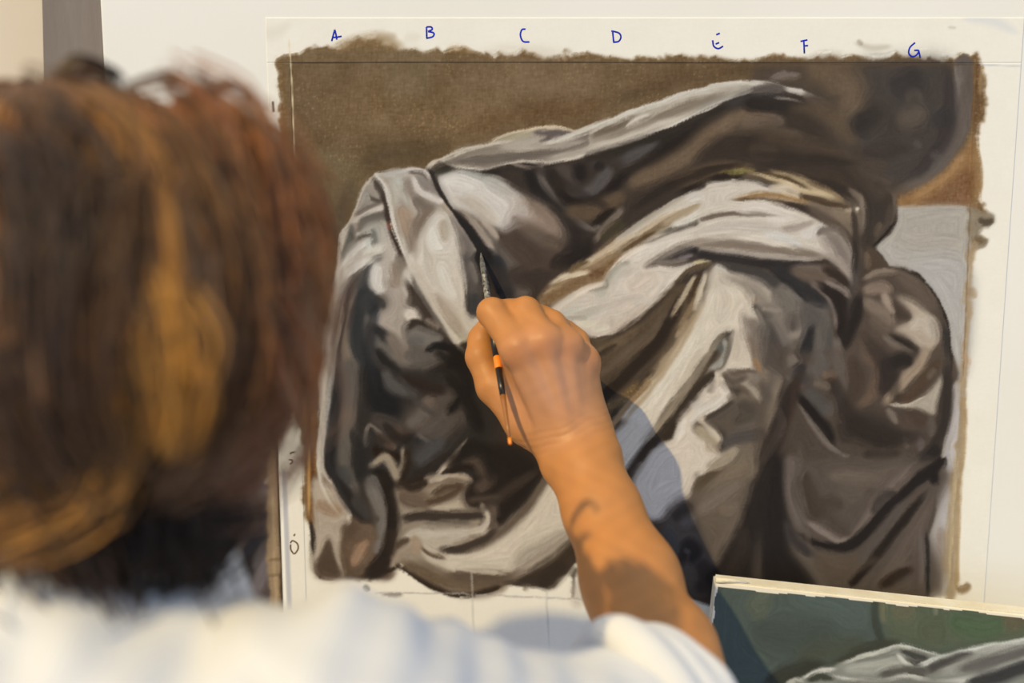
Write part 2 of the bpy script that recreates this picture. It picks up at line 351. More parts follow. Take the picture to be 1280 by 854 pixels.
    s('0,415 200,335 400,265 600,195 800,135 1000,112 1200,132 1285,152', (206, 199, 186), .7, 4.5, tap=(1, .5)); s('700,190 850,150 1000,140', (190, 182, 168), 4, a=.6)
    s('0,598 150,568 300,508 450,448 600,378 750,308 900,243 1050,195 1200,172', (216, 209, 196), 1.6, .8, tap=(1, .3))
    # --- dark cloth under the ribbon
    s('0,640 300,545 600,450 900,300 1200,225', (48, 41, 35), 8, 11, tap=(1, .4)); s('900,270 1080,225 1280,215', (60, 55, 52), 7, a=.9); 
    s('20,680 150,680 280,610 430,530', (78, 73, 71), 7, tap=(.8, .1)); s('0,760 90,760', (66, 60, 58), 8); s('60,680 75,700', (34, 29, 26), 6, tap=(1, 1))
    s('20,840 300,740 550,560 720,460 880,350', (38, 30, 25), 11, tap=(1, .1)); s('80,853 400,740 640,600 800,460 1000,345 1250,330', (108, 90, 71), 12, a=.95, h=.1, tap=(.6, .3))
    s('700,650 900,580 1100,490 1280,510', (56, 46, 38), 17, a=.95, h=.1); s('560,790 800,710 1050,690', (98, 80, 60), 9, a=.8); s('1000,400 1150,360 1280,380', (116, 100, 84), 8, a=.6)
    s('860,730 960,712 1080,712', (126, 112, 62), 3, a=.9); s('600,853 760,800 900,755 1080,745', (42, 33, 26), 5); s('1050,560 1240,600', (84, 70, 56), 8, a=.6, h=0)
    F(940, 60, 4.267)
    s('0,178 110,190 200,212 280,235 345,262', (192, 184, 172), 1.5, 4, tap=(1, .1)); s('280,240 330,290 370,320', (110, 98, 86), 5, a=.7); s('0,235 80,218 180,215', (88, 80, 74), 6); s('125,265 200,268 275,288', (172, 162, 152), 1.4)
    s('0,300 140,310 260,315 370,330', (46, 39, 34), 9, tap=(1, .1)); s('100,158 170,130 250,138', (122, 110, 101), 1.2, 7, a=.8)
    # --- inner pocket, second shoulder
    F(540, 200, 5.333)
    p('420,70 700,60 1000,20 1280,10 1280,420 1100,520 900,680 700,600 640,280', (56, 47, 41), 6)
    s('860,30 900,150 960,230', (76, 67, 61), 12, a=.9, h=.1); s('1190,60 1080,190 960,240', (84, 79, 77), 8, a=.9); s('985,60 985,100', (36, 31, 29), 7, tap=(1, 1)); s('1080,45 1150,50', (38, 33, 31), 5)
    s('790,70 830,160 870,250', (44, 36, 30), 8, a=.9)
    s('850,220 950,282 1080,272 1200,180 1290,90', (36, 29, 25), 6, 7); s('720,70 735,170 800,265 900,375 1070,470', (96, 88, 82), 6, tap=(.8, .1)); s('650,100 700,210 800,320 900,430', (34, 30, 28), 8, tap=(.8, .3)); s('780,300 900,480 960,600', (42, 35, 31), 16, a=.9)
    s('900,345 1060,345 1180,290 1290,230', (90, 74, 57), 11, a=.95, h=.2); s('1080,430 1150,370 1225,338', (38, 29, 23), 4.5); s('1060,470 1120,440', (108, 98, 86), 2); s('1085,540 1160,440 1270,330', (112, 100, 88), 4.5, tap=(.6, .6)); s('1130,540 1220,460 1280,420', (66, 58, 42), 8)
    s('860,640 960,650 1060,600', (40, 33, 30), 10); s('855,630 935,610', (92, 82, 76), 1.5, a=.7)
    p('30,112 100,95 180,75 300,95 420,125 520,185 640,275 640,400 560,450 480,490 420,450 300,390 200,345 140,312 80,220', (204, 198, 188), 3.5)
    s('180,80 300,98 430,130 530,190', (150, 152, 144), 3, 5, a=.6); s('340,130 420,180 520,230', (176, 176, 168), 6, a=.6); s('220,250 300,300 420,420', (186, 174, 158), 7, a=.7); s('60,130 180,130 300,190', (212, 207, 198), 9, a=.7)
    p('600,250 740,310 830,400 885,500 860,570 760,500 640,440 560,400', (148, 130, 115), 7); s('640,290 760,370 840,470', (132, 114, 99), 7, a=.6)
    s('620,300 560,380 480,450', (180, 172, 166), 9, a=.7, h=0)
    p('560,425 700,500 860,575 840,700 720,790 560,760 480,640 420,530 470,500', (78, 65, 56), 7); s('740,520 860,580', (58, 44, 34), 6, a=.7); s('540,520 660,600 720,720', (70, 58, 50), 12, a=.6, h=0)
    s('320,470 420,610 520,730 600,870', (96, 87, 80), 10, tap=(.4, 1)); s('250,390 340,500 430,640', (168, 156, 143), 3.5, a=.9); s('200,340 300,440 380,560', (150, 138, 124), 3); s('330,400 390,460 440,525', (180, 166, 150), 3, a=.8); s('270,370 340,440', (120, 106, 92), 1.5, a=.7)
    s('520,740 640,790 760,760', (62, 52, 46), 10, a=.8)
    # --- left hump, twisted strip
    F(380, 180, 5.333)
    p('225,870 240,610 300,520 350,400 380,310 440,230 500,190 640,182 720,160 815,178 850,235 900,320 960,400 1040,500 1120,620 1170,740 1180,870', (158, 149, 137), .8, smooth=False)
    s('300,520 350,405 382,315 442,236 500,196', (196, 184, 168), .6, 4, tap=(.6, 1)); p('390,330 440,260 470,300 500,380 545,400 440,440 350,470', (146, 138, 127), 3)
    p('462,240 488,228 520,280 545,340 552,402 515,392 500,335 472,295', (72, 64, 56), 1.6); s('420,325 440,362 520,388 550,378', (84, 75, 66), 2.2, 3); s('425,320 412,350 430,375', (150, 145, 134), 3)
    s('345,475 430,438 545,398', (112, 102, 92), 4, 2); s('310,530 420,470 545,412', (196, 188, 176), 3.4, tap=(.4, 1)); s('355,575 400,515 480,485 555,470', (104, 97, 88), 4, 7, tap=(.2, 1))
    p('370,590 430,540 560,530 590,620 560,680 480,640 400,620', (162, 160, 150), 3); s('350,600 400,610 450,588', (192, 186, 176), 2.4); s('335,655 385,618 452,600', (92, 86, 78), 2.4); s('455,570 470,640 460,690', (116, 114, 106), 3.4)
    s('315,540 312,620 270,740 245,800', (98, 98, 91), 5, tap=(.2, .6)); s('318,590 330,660', (84, 80, 72), 2); s('300,525 250,600 236,700 228,853', (190, 182, 168), 2.5, 1, tap=(.4, 1)); s('350,640 290,740 250,830', (136, 132, 123), 4)
    s('240,860 330,725 450,640', (208, 203, 194), 4.5, tap=(1, .1)); s('430,640 440,700 400,740', (190, 190, 182), 4); s('285,870 390,765 580,650', (206, 201, 190), 5.5, tap=(1, .2)); s('380,870 450,810 520,760', (96, 96, 92), 8, tap=(1, .2))
    s('540,560 580,680 600,860', (184, 176, 165), 9, tap=(.4, 1)); s('640,720 650,853', (122, 110, 98), 6, tap=(.2, 1))
    p('480,215 520,195 680,190 740,240 820,400 870,430 790,560 730,680 715,853 690,800 620,650 580,520 555,400 530,290', (168, 158, 145), 2)
    s('600,230 640,330 660,420', (178, 172, 160), 10, a=.9); s('610,260 640,230', (178, 182, 174), 7, a=.7); s('640,420 690,520 720,640', (158, 136, 115), 8); s('660,420 690,500', (196, 160, 130), 2, a=.7)
    s('690,240 720,330 790,430', (140, 129, 117), 6); s('740,360 800,420 860,440', (116, 105, 94), 7); s('868,435 800,500 750,620 730,720', (118, 104, 91), 2, 9, tap=(.5, .2))
    p('740,220 800,210 860,260 920,370 850,340 770,310', (134, 125, 116), 3); s('725,225 765,310 850,358 930,392', (204, 196, 187), 3.6); s('930,390 960,450 940,480', (166, 152, 134), 6)
    s('640,185 720,165 800,182 835,225', (198, 190, 180), 1.8); s('690,190 780,195 825,235', (110, 100, 92), 1.6); s('520,200 640,190 700,200', (186, 182, 174), 4, a=.8)
    s('485,218 535,295 558,400 584,520 624,645 676,765 712,860', (206, 199, 187), 4.5, .8, tap=(.8, 1)); s('532,315 555,420 580,540 620,660 672,780', (62, 50, 43), .8, 4.5); s('560,520 580,570', (150, 84, 60), 2)
    p('880,455 965,480 1020,640 1060,870 720,870 740,720 800,570', (204, 197, 185), 3.5); s('930,500 935,650', (166, 152, 132), 6, a=.9); s('850,560 880,700 920,853', (216, 212, 202), 8, a=.8); s('770,640 760,800', (196, 184, 170), 6, a=.7)
    p('975,470 1040,530 1130,680 1180,870 1065,870 1030,640', (124, 114, 106), 3.5); s('1060,600 1130,780', (104, 96, 90), 5, a=.7)
    s('850,195 885,275 945,375 1010,465 1100,590 1200,700 1290,850', (46, 40, 36), 2.5, 2.5, tap=(1, 1)); s('1020,480 1120,600 1220,740 1290,860', (36, 33, 32), 6, 7, tap=(.1, 1), h=.5); s('1080,610 1130,690', (116, 108, 100), 1.6)
    s('1180,700 1230,853', (30, 29, 30), 14, tap=(.2, 1)); s('905,270 960,360 1010,440', (196, 188, 178), 1.5, a=.7)
    F(540, 200, 5.333); s('190,420 300,560 380,700 450,870', (34, 32, 32), 6, 6, tap=(.2, 1), h=.4); s('420,640 500,870', (40, 42, 46), 8, tap=(.2, 1), a=.8)
    # --- left flank
    F(380, 320, 5.333)
    p('215,190 290,120 420,70 560,60 700,80 1000,560 1130,700 1150,870 95,870 140,480 180,280', (96, 89, 83), 2, smooth=False)
    s('150,870 165,500 225,210 330,70 480,-10', (186, 177, 165), 9, 11, h=.55, tap=(1, .7)); s('200,860 205,500 260,250 380,90', (150, 144, 136), 5, a=.9); s('100,853 135,520 185,290 225,120', (200, 192, 178), .8, 3, tap=(1, 1)); s('280,130 360,60 450,20', (206, 201, 192), 5)
    s('252,870 238,560 255,380 330,190 430,90', (82, 77, 73), 7, tap=(1, .4)); s('318,870 285,620 290,420 345,260', (120, 108, 96), 6, tap=(1, .1)); s('440,70 400,250 345,450 380,650 470,870', (50, 52, 54), 15, tap=(.3, 1), h=.3); s('340,220 420,120', (74, 72, 70), 7)
    p('480,30 640,60 700,190 715,300 690,350 770,400 660,470 690,640 600,600 540,500 430,430 560,345 540,250 450,220 470,110', (166, 156, 146), 4); s('490,50 480,180 520,240', (204, 200, 193), 8); s('540,20 560,150', (184, 176, 166), 7); s('600,40 620,160 580,180', (146, 132, 118), 6); s('640,0 660,140', (128, 118, 106), 7); s('690,80 700,200 715,280', (196, 189, 178), 4, 7)
    s('470,265 520,300 540,345', (64, 62, 60), 2, 6); s('430,240 440,330 500,350', (56, 57, 58), 9); s('680,420 720,385 790,400', (208, 199, 188), 7); s('450,410 520,400', (128, 128, 130), 6, a=.7)
    s('700,180 770,290 870,450 985,600', (64, 54, 47), 2, 9, tap=(.4, 1)); s('720,250 740,340', (70, 60, 53), 8); s('705,465 750,435 850,490 970,595 1060,690', (54, 46, 41), 3, 6, tap=(.8, 1)); s('810,420 900,480', (158, 146, 132), 4, a=.8)
    p('690,0 1050,0 1080,240 1095,385 1185,430 1150,510 1060,570 1010,592 920,450 800,260', (202, 194, 181), 1.5); s('900,60 930,200 1000,280', (216, 212, 202), 9, a=.8); s('880,260 960,380 1060,520', (168, 154, 139), 7, a=.9); s('1090,395 1180,435', (214, 208, 200), 3); s('740,60 800,200 900,380', (192, 182, 168), 6, a=.7); s('1040,520 1110,560', (172, 165, 146), 5); s('1010,590 1060,650', (128, 120, 108), 3)
    p('1055,0 1120,0 1180,160 1180,330 1150,400 1105,390 1080,200', (84, 79, 76), 3); s('1110,40 1150,180', (120, 112, 106), 4); s('1140,250 1130,380', (56, 56, 58), 8)
    s('460,540 560,640 700,730', (100, 95, 90), 6); s('470,470 560,560 660,680', (46, 45, 45), 6, tap=(.4, .2)); s('560,520 640,640 720,700', (118, 108, 99), 9); s('700,520 820,545 920,560', (116, 111, 106), 9); s('700,560 800,570', (98, 96, 94), 5)
    s('815,640 880,603 990,618', (30, 28, 28), 4.5); s('690,660 820,690 960,665', (94, 88, 84), 8); s('480,690 620,790 760,800', (66, 60, 56), 8); s('480,620 560,720 650,790', (38, 36, 35), 6)
    p('820,780 900,720 1000,680 1080,690 1130,870 820,870', (34, 28, 25), 4); s('980,600 1060,690 1120,800', (34, 28, 25), 6, 10)
    F(380, 460, 5.333)
    p('210,20 400,0 1130,20 1290,300 1290,870 280,870 170,650', (50, 46, 43), 4, smooth=False)
    s('135,-10 130,300 122,550 115,690 210,870', (180, 172, 160), 7, 7, h=.6, tap=(1, 1)); s('180,20 165,350 150,560', (150, 146, 140), 4); s('85,720 140,780 230,860', (166, 152, 138), 8)
    s('232,60 205,400 180,640 270,830', (34, 34, 36), 6, tap=(.4, .6)); s('310,-10 305,250 275,560 300,720 360,853', (94, 88, 82), 9, tap=(1, .5)); s('395,480 385,600 375,720', (44, 41, 40), 11); s('240,660 300,780', (62, 62, 62), 9)
    p('410,0 520,20 600,140 650,270 600,345 440,265', (30, 30, 33), 4); s('530,20 610,130 760,165', (82, 79, 77), 8); s('450,330 560,380 650,400', (68, 62, 58), 10)
    p('650,350 760,230 850,170 960,140 1030,110 1020,200 940,300 1060,270 1100,255 1060,360 960,460 860,520 800,470 700,420', (86, 77, 71), 6); s('690,380 780,330 840,200', (100, 92, 86), 7); s('780,280 860,190', (106, 90, 78), 6, a=.7); s('940,310 1000,260 1040,200', (32, 28, 26), 4); s('650,60 800,120 940,150', (48, 38, 34), 8)
    s('405,460 435,385 520,450 595,515', (112, 104, 97), 2.2); s('420,420 400,520', (84, 80, 76), 3); s('600,400 650,490', (84, 68, 58), 11); s('540,500 610,540', (104, 84, 74), 4); s('735,450 810,500', (38, 41, 44), 5); s('760,440 830,490', (110, 102, 96), 2)
    s('470,520 500,570 640,600', (38, 27, 19), 6); s('445,645 540,600 600,680 645,795', (152, 140, 124), 5.5, tap=(.5, .4)); s('660,540 672,630 625,740', (150, 138, 122), 4.5); s('690,540 690,640 650,770', (46, 36, 29), 4.5); s('470,690 530,760 580,870', (30, 25, 22), 8, tap=(.5, 1)); s('440,720 470,800 500,870', (92, 88, 84), 9, tap=(.3, 1))
    s('750,640 830,560 920,470', (74, 73, 74), 13, a=.9, h=.1); s('860,420 960,380', (80, 75, 74), 10, a=.6, h=0)
    s('700,760 850,660 960,560', (46, 39, 35), 6, a=.9); s('1078,490 990,610 885,725', (196, 183, 166), 1.6, 3.4, tap=(.1, .8)); s('1010,590 960,680', (110, 92, 76), 3, a=.6); s('650,785 760,760 850,720', (44, 32, 24), 4)
    s('650,800 800,765 950,722 1060,720 1120,775 1095,870', (172, 157, 140), 2, 5, tap=(.4, 1)); s('800,740 900,725', (160, 148, 136), 4); s('720,860 900,800 1060,780', (118, 100, 83), 9, tap=(1, .2)); s('1060,640 1240,610', (86, 73, 63), 6); s('960,690 1080,660 1160,680', (40, 31, 26), 4); s('1150,720 1220,700', (62, 52, 45), 8)
    # --- lower left
    F(560, 560, 4.271); p('200,0 380,0 500,130 440,250 300,400 180,470 100,400 260,280 240,120', (38, 31, 27), 5); 
    F(380, 600, 5.333)
    p('60,-20 170,20 260,110 320,220 540,380 600,640 400,660 80,640 60,300', (92, 76, 62), 3)
    p('60,0 160,30 250,110 300,230 290,350 250,430 262,640 222,620 175,400 110,500 62,545 60,300', (172, 159, 144), 2); s('80,160 160,190 250,215', (150, 126, 102), 8, a=.9); s('100,40 160,120', (182, 166, 146), 9, a=.7); p('172,385 222,560 250,645 110,610 98,540 150,440', (80, 66, 54), 2.5); s('215,430 240,560', (168, 156, 140), 4)
    s('35,280 55,380 60,480', (52, 43, 36), 2.6); s('160,-10 250,95 302,200 290,330', (198, 188, 174), 2.6); s('210,-10 330,170 410,270', (40, 36, 34), 6, 8); s('330,120 400,200 440,260', (62, 58, 56), 7)
    s('430,40 505,190 525,330 520,430', (112, 106, 100), 8, tap=(.6, .5)); s('460,250 500,270', (74, 64, 56), 4); s('320,300 300,450 300,600', (96, 78, 62), 10); s('420,300 420,420 400,560', (104, 86, 70), 10, a=.8); s('330,570 370,480 420,410', (152, 122, 98), 6, a=.9); s('510,400 490,500', (128, 123, 122), 6, a=.9); s('260,300 330,360', (86, 70, 56), 8)
    s('530,-20 590,170 575,380 520,520 400,640', (38, 30, 26), 9, 10, h=.4, tap=(1, .4)); s('600,330 570,500', (52, 42, 34), 9)
    p('610,60 760,70 900,20 1080,10 1120,60 1110,150 1220,170 1240,280 1290,320 1290,740 1000,770 820,680 690,590 600,570 620,420 640,300 620,160', (148, 136, 121), 3)
    s('620,0 660,60 780,50', (58, 46, 38), 6, a=.8); s('640,100 780,130 840,180', (110, 94, 80), 10); s('815,145 940,108 1060,40', (82, 66, 52), 3, 6); s('860,190 1050,160 1115,60', (180, 167, 150), 5, 6); s('1140,30 1120,130 1240,130', (48, 38, 32), 10); s('1180,60 1290,60', (40, 32, 28), 14, tap=(1, 1))
    s('670,270 780,240 980,245 1185,238', (68, 59, 51), 6, 6, tap=(.6, .6)); s('800,300 950,280 1100,290', (104, 96, 88), 3); s('655,290 650,245 715,205', (138, 128, 118), 1.8); s('1185,255 1195,290 1165,310', (96, 84, 74), 3); s('1195,180 1228,250 1195,325 1100,355', (188, 177, 163), 4, 5); s('640,390 720,335 900,318 1080,318', (132, 122, 108), 5)
    s('660,420 740,365 900,375 1110,352', (188, 180, 167), 8, tap=(.3, .4)); s('800,430 900,440 980,410', (178, 168, 154), 9); s('930,468 1050,455 1200,392 1290,320', (68, 58, 50), 4, 6); s('1260,160 1250,280 1290,300', (92, 80, 70), 8)
    s('770,430 880,530 1080,605 1290,620', (192, 182, 166), 8, 7, tap=(.3, 1)); s('1000,540 1150,520 1290,470', (184, 172, 154), 14, a=.9, tap=(.5, 1)); s('605,450 650,420 700,400', (84, 71, 57), 4); s('765,430 830,485 950,535', (96, 82, 67), 1.8); s('720,380 750,440 740,500', (156, 138, 118), 6); s('690,450 630,530 578,590', (152, 138, 122), 6)
    s('660,560 790,610 900,660 1050,690 1290,690', (104, 88, 70), 9, 10, tap=(.4, 1)); s('780,540 900,610 1060,650 1290,650', (118, 104, 88), 4, a=.8); s('620,582 800,690 980,772 1150,762 1290,728', (52, 40, 30), 4, 1.5, tap=(.8, 1)); s('500,610 560,600 610,590', (48, 38, 30), 2); s('640,560 660,580', (196, 186, 170), 2)
    # big light swath running under the arm
    F()
    p('890,350 868,395 840,450 815,490 770,540 720,585 683,602 655,635 625,662 595,682 560,692 560,712 595,716 640,721 668,702 692,682 712,664 765,610 806,552 842,505 870,464 893,428 912,400 925,378', (206, 196, 180), 3)
    F(560, 560, 4.271)
    s('520,150 420,310 290,440 120,530 -20,550', (98, 86, 74), 7, 3, tap=(1, .3)); s('150,80 220,160 150,230', (78, 66, 57), 8); s('110,280 280,260', (84, 72, 62), 4)
    s('640,445 540,520 420,580 350,640', (164, 154, 140), 11, a=.9); s('340,680 460,600 600,500 660,450', (142, 130, 116), 3, 5); p('-10,790 100,785 330,735 400,700 520,600 660,480 700,560 680,620 600,690 545,750 510,760 520,700 450,690 330,730 120,785', (62, 50, 39), 2, rag=2); s('0,680 150,690 330,690 400,660', (92, 78, 64), 8); s('60,650 180,665 300,672', (196, 186, 170), 2, a=.8); s('480,710 540,700 620,620', (54, 44, 35), 10); s('430,740 400,760', (110, 98, 84), 2.5, a=.7); s('670,680 665,800', (80, 70, 62), 2.5, a=.9); s('690,640 655,690', (70, 60, 50), 4); s('700,700 690,853', (186, 174, 160), 8, a=.6)
    # --- dark valley below the big roll
    F(680, 360, 5.333)
    p('300,345 430,318 560,238 690,133 810,20 840,-20 1090,-20 1030,120 940,240 850,400 750,560 640,690 500,870 380,870', (84, 70, 54), 2)
    s('360,760 560,570 740,380 850,200 930,40', (46, 36, 28), 12, tap=(1, .4), h=.3); s('360,590 560,430 700,320 800,180', (92, 78, 63), 5); s('350,420 480,370 620,260', (98, 82, 62), 5); s('360,450 480,380', (58, 46, 36), 3); s('440,330 580,250 700,150 820,40', (64, 52, 42), 2, 4); s('430,800 600,660 760,480', (74, 62, 52), 6); s('560,800 700,620 820,440', (110, 92, 68), 5); s('430,870 600,700 720,560', (62, 50, 36), 3)
    s('850,190 930,60 960,-20', (150, 134, 112), 2.4); s('900,260 980,140 1020,0', (128, 108, 82), 4); s('880,330 960,220', (160, 136, 104), 2); s('960,100 1000,20', (70, 54, 38), 2.5); s('1000,150 1060,20', (190, 176, 154), 3)
    # --- big bright roll
    F(680, 220, 5.333)
    p('0,770 60,700 180,630 300,555 420,455 520,390 640,440 540,540 430,640 400,700 200,780 40,870 -40,870', (146, 122, 92), 3)
    p('50,870 200,770 390,700 415,640 540,535 700,445 900,365 1290,265 1290,420 950,450 820,520 670,600 760,590 900,600 1110,555 900,680 790,790 690,890 560,980 430,1060 330,1080 180,1000 60,930', (206, 196, 182), 2)
    p('490,410 700,260 850,170 1000,100 1130,60 1290,40 1290,250 1100,275 900,345 760,405 620,470 520,520 480,480', (198, 188, 172), 1.5)
    s('0,790 100,750 180,740', (188, 168, 136), 3); s('0,830 200,725 380,640 520,525', (126, 98, 66), 6, tap=(1, .3)); s('300,660 400,640', (104, 74, 46), 4); s('50,712 160,662 300,640', (208, 192, 166), 3.4); s('210,605 350,545 480,465 620,395', (194, 176, 150), 4.5); s('330,600 450,520', (150, 124, 92), 4); s('170,640 240,590 300,570', (112, 92, 62), 3)
    s('470,530 600,440 760,345 900,265 1090,165', (124, 106, 82), 5, tap=(.6, .1)); s('520,500 640,430 740,380', (92, 72, 50), 2.5); s('620,400 760,300 900,230', (184, 166, 140), 3); s('800,320 920,250 1060,180', (168, 150, 122), 3.5); s('500,410 640,310 800,200 950,125', (168, 158, 142), 1, 4)
    s('800,370 930,322 1080,280 1290,252', (98, 92, 80), 2.4, tap=(.3, 1)); s('860,330 980,280 1100,190', (216, 209, 196), 5, a=.9); s('950,150 1100,110 1290,100', (206, 200, 190), 8, a=.8); s('420,650 540,540 700,450', (218, 206, 190), 3); s('410,720 440,660 560,570', (150, 144, 128), 4, a=.9); s('400,760 480,640 560,600', (178, 172, 158), 6, a=.6); s('470,700 560,600', (206, 202, 192), 6, a=.7); s('300,770 410,740 420,690', (138, 130, 114), 2, a=.8); s('200,790 390,710', (220, 206, 188), 3)
    s('600,560 720,500 880,420', (214, 206, 194), 8, a=.7); s('560,750 740,640', (200, 184, 168), 14, a=.6, h=0); s('1000,400 1150,360 1290,340', (190, 178, 164), 8, a=.8); s('1000,430 1290,390', (214, 206, 192), 4, a=.8)
    s('900,462 1050,445 1290,460', (128, 116, 103), 3, 9, tap=(.3, 1)); p('655,608 720,565 830,505 930,468 1100,500 1290,535 1290,620 1220,615 1150,570 1105,552 1000,562 860,590 760,585', (64, 57, 54), 1.8); s('920,480 1050,500 1290,540', (42, 38, 38), 4, tap=(.2, 1)); s('900,550 990,525', (130, 120, 122), 1.5); s('750,580 860,575 960,560', (116, 106, 96), 3); s('1000,580 1110,565', (208, 192, 146), 2.4); s('880,700 980,620 1110,575', (92, 78, 60), 2, 4)
    s('900,850 950,760 1010,670', (172, 158, 134), 2.6); s('1010,853 1060,720 1085,640', (192, 180, 160), 3); s('980,800 1020,700 1040,650', (70, 54, 36), 2.2); s('1108,625 1100,720 1060,853', (106, 92, 74), 3)
    F(680, 360, 5.333)
    s('110,170 300,160 400,130', (188, 186, 176), 8, a=.7); s('140,200 280,205', (150, 148, 138), 2, a=.7); s('210,230 330,250 420,290', (214, 206, 188), 4); s('440,300 560,210 680,110', (190, 176, 160), 6, a=.7); s('440,180 450,260', (184, 172, 158), 4, a=.7); s('340,60 420,20', (176, 172, 160), 6, a=.7); s('520,130 600,120', (216, 202, 186), 6, a=.7)
    # --- right part of the roll
    F(880, 200, 5.333)
    p('-10,190 120,148 320,140 450,178 560,170 760,260 900,330 1000,420 1040,640 1040,860 940,760 830,660 600,655 300,640 -10,610', (200, 190, 176), 2)
    p('640,230 900,260 1060,320 1070,600 1050,860 1000,700 940,520 800,390 650,320 600,270', (112, 98, 83), 5); s('940,335 1030,335', (186, 170, 146), 3.4, a=.9); s('860,330 1000,400', (134, 118, 98), 8, a=.8); s('1010,325 1035,330', (222, 212, 194), 2)
    s('470,70 620,112 740,170 830,222 900,256', (172, 150, 114), 3, 5); s('300,100 480,118 600,178 780,225 850,262', (192, 170, 132), 4.5); s('380,78 540,122 690,190', (84, 68, 48), 2.4); s('560,200 660,242 820,285 960,310', (78, 62, 45), 3); s('160,92 270,80', (122, 112, 62), 3); s('250,112 360,115 450,150', (92, 78, 62), 2.4); s('700,140 820,190 920,260', (132, 112, 84), 3); s('550,160 700,200', (212, 192, 156), 2, a=.8)
    s('230,255 420,232 560,248 680,278', (156, 120, 74), 3.6); s('215,264 420,268 600,296 700,330', (92, 74, 56), 2); s('520,215 640,250', (210, 190, 160), 2); s('440,170 560,190 640,230', (206, 190, 166), 4, a=.8)
    s('480,292 660,318 800,385 920,475 1005,610 1035,860', (58, 48, 40), 4, 5, tap=(.2, 1)); s('700,320 860,420 960,560', (96, 82, 70), 5, a=.8); s('-10,395 150,360 300,355 490,372', (108, 96, 83), 2.2, tap=(1, .1)); s('0,470 200,440 400,450 520,480', (186, 178, 166), 6, a=.7); s('520,462 640,450 730,412', (162, 150, 138), 4); s('240,320 400,320 600,380', (216, 208, 196), 8, a=.6); s('420,400 560,400', (218, 210, 200), 4, a=.7); s('400,500 560,540 640,590', (206, 204, 198), 7, a=.7)
    s('-10,560 200,565 450,590 650,618 820,650', (126, 113, 100), 6, 7, tap=(1, .3)); s('0,500 200,500 420,535 600,590', (212, 202, 188), 4); s('-10,608 300,630 600,662 760,655', (164, 154, 142), 3.5, tap=(1, .4)); s('-10,632 250,662 450,692 720,700', (48, 43, 41), 5, tap=(1, .4))
    s('640,500 740,480 800,440', (206, 200, 190), 7, a=.9); s('760,500 800,470 890,465', (116, 104, 95), 4); p('780,490 900,480 985,610 1010,840 920,780 850,640', (126, 114, 105), 5); s('760,520 860,640', (178, 168, 156), 6, a=.8); s('900,500 980,640 990,800', (144, 132, 122), 3, a=.8); s('820,640 900,690 960,780', (160, 148, 136), 5, a=.8); s('800,700 900,770 960,850', (70, 58, 50), 5); s('600,720 780,740 900,830', (104, 92, 82), 6)
    s('1050,250 1072,400 1065,570', (116, 104, 93), 2.6); s('1150,190 1140,400 1100,560', (60, 52, 45), 13, h=.5, tap=(1, 1)); s('1180,420 1160,520', (110, 94, 76), 5, a=.8); s('1262,230 1270,330 1230,470', (96, 84, 72), 2.4); s('1245,300 1220,450 1140,560', (74, 64, 55), 5); s('1270,420 1200,500 1130,575', (36, 30, 26), 1.2); s('960,190 1040,260 1055,330', (130, 116, 102), 3, a=.7)
    # --- central bright mass falling to grey
    F(860, 320, 5.333)
    p('165,70 260,90 420,110 600,180 740,300 900,320 940,440 940,640 900,800 800,870 300,870 0,870 -40,700 60,440 120,300', (132, 122, 111), 4)
    p('165,75 235,85 360,110 440,180 425,260 440,330 490,440 470,560 430,640 465,720 445,775 290,785 200,870 -20,900 -20,600 60,440 120,320', (202, 191, 174), 3); s('420,130 560,220 640,300', (156, 146, 134), 12, a=.9); s('380,160 440,240 560,280', (178, 168, 152), 9, a=.8); s('230,330 300,250 400,230', (216, 204, 182), 9, a=.6); s('180,65 260,100', (196, 190, 180), 4); s('330,380 420,420', (186, 176, 162), 9, a=.6)
    s('270,60 480,105 600,190 700,270', (66, 61, 57), 4, 9, tap=(.4, 1)); s('560,70 700,170 820,280 930,330', (47, 45, 45), 15, h=.4, tap=(.5, .5)); s('640,240 720,300 760,300', (104, 98, 92), 6); s('600,200 660,280 700,400', (116, 108, 99), 9, a=.8)
    s('440,325 490,385 570,400', (76, 70, 63), 4.5); s('450,350 490,430', (130, 120, 108), 3); s('500,350 620,365', (178, 168, 153), 2.6); s('430,280 460,300', (150, 128, 104), 4); s('395,290 440,260', (206, 194, 176), 4)
    p('500,400 580,420 640,560 700,600 660,760 560,800 500,700 470,560', (74, 68, 64), 6); s('580,440 630,540 640,600', (108, 100, 94), 4); s('690,380 700,500', (70, 62, 58), 7); s('500,440 510,540', (110, 110, 98), 5, a=.7); s('720,560 700,680 660,800', (98, 88, 78), 7); s('530,760 590,830', (104, 98, 88), 8)
    p('730,320 880,330 930,440 930,640 890,790 840,700 850,540 760,500', (86, 80, 75), 5); s('830,480 790,620 720,800', (44, 42, 42), 9, tap=(.4, 1)); s('870,470 880,640 850,760', (94, 88, 82), 7)
    s('400,520 450,640 480,760', (120, 104, 88), 5, a=.8); s('440,690 465,730 475,780', (184, 130, 72), 3); s('360,480 380,560', (176, 164, 148), 7, a=.7)
    s('690,100 800,130 940,150 1040,200', (98, 84, 72), 7); s('830,185 930,260 985,360 985,470', (124, 112, 104), 4.5); s('880,200 990,270 1040,420 1030,620', (42, 34, 30), 13, h=.4, tap=(.3, .4)); s('920,170 1030,220 1080,280', (132, 120, 112), 4, a=.9); s('900,90 1000,140 1070,200', (56, 45, 38), 5); s('1120,0 1130,200 1110,420 1100,600', (74, 68, 63), 8, a=.9); s('950,560 1010,690 1060,830', (104, 94, 86), 6); s('900,800 960,780 1000,800', (112, 92, 78), 4); s('930,480 940,640 900,800', (80, 74, 70), 5); s('900,840 1000,840', (76, 60, 50), 4)
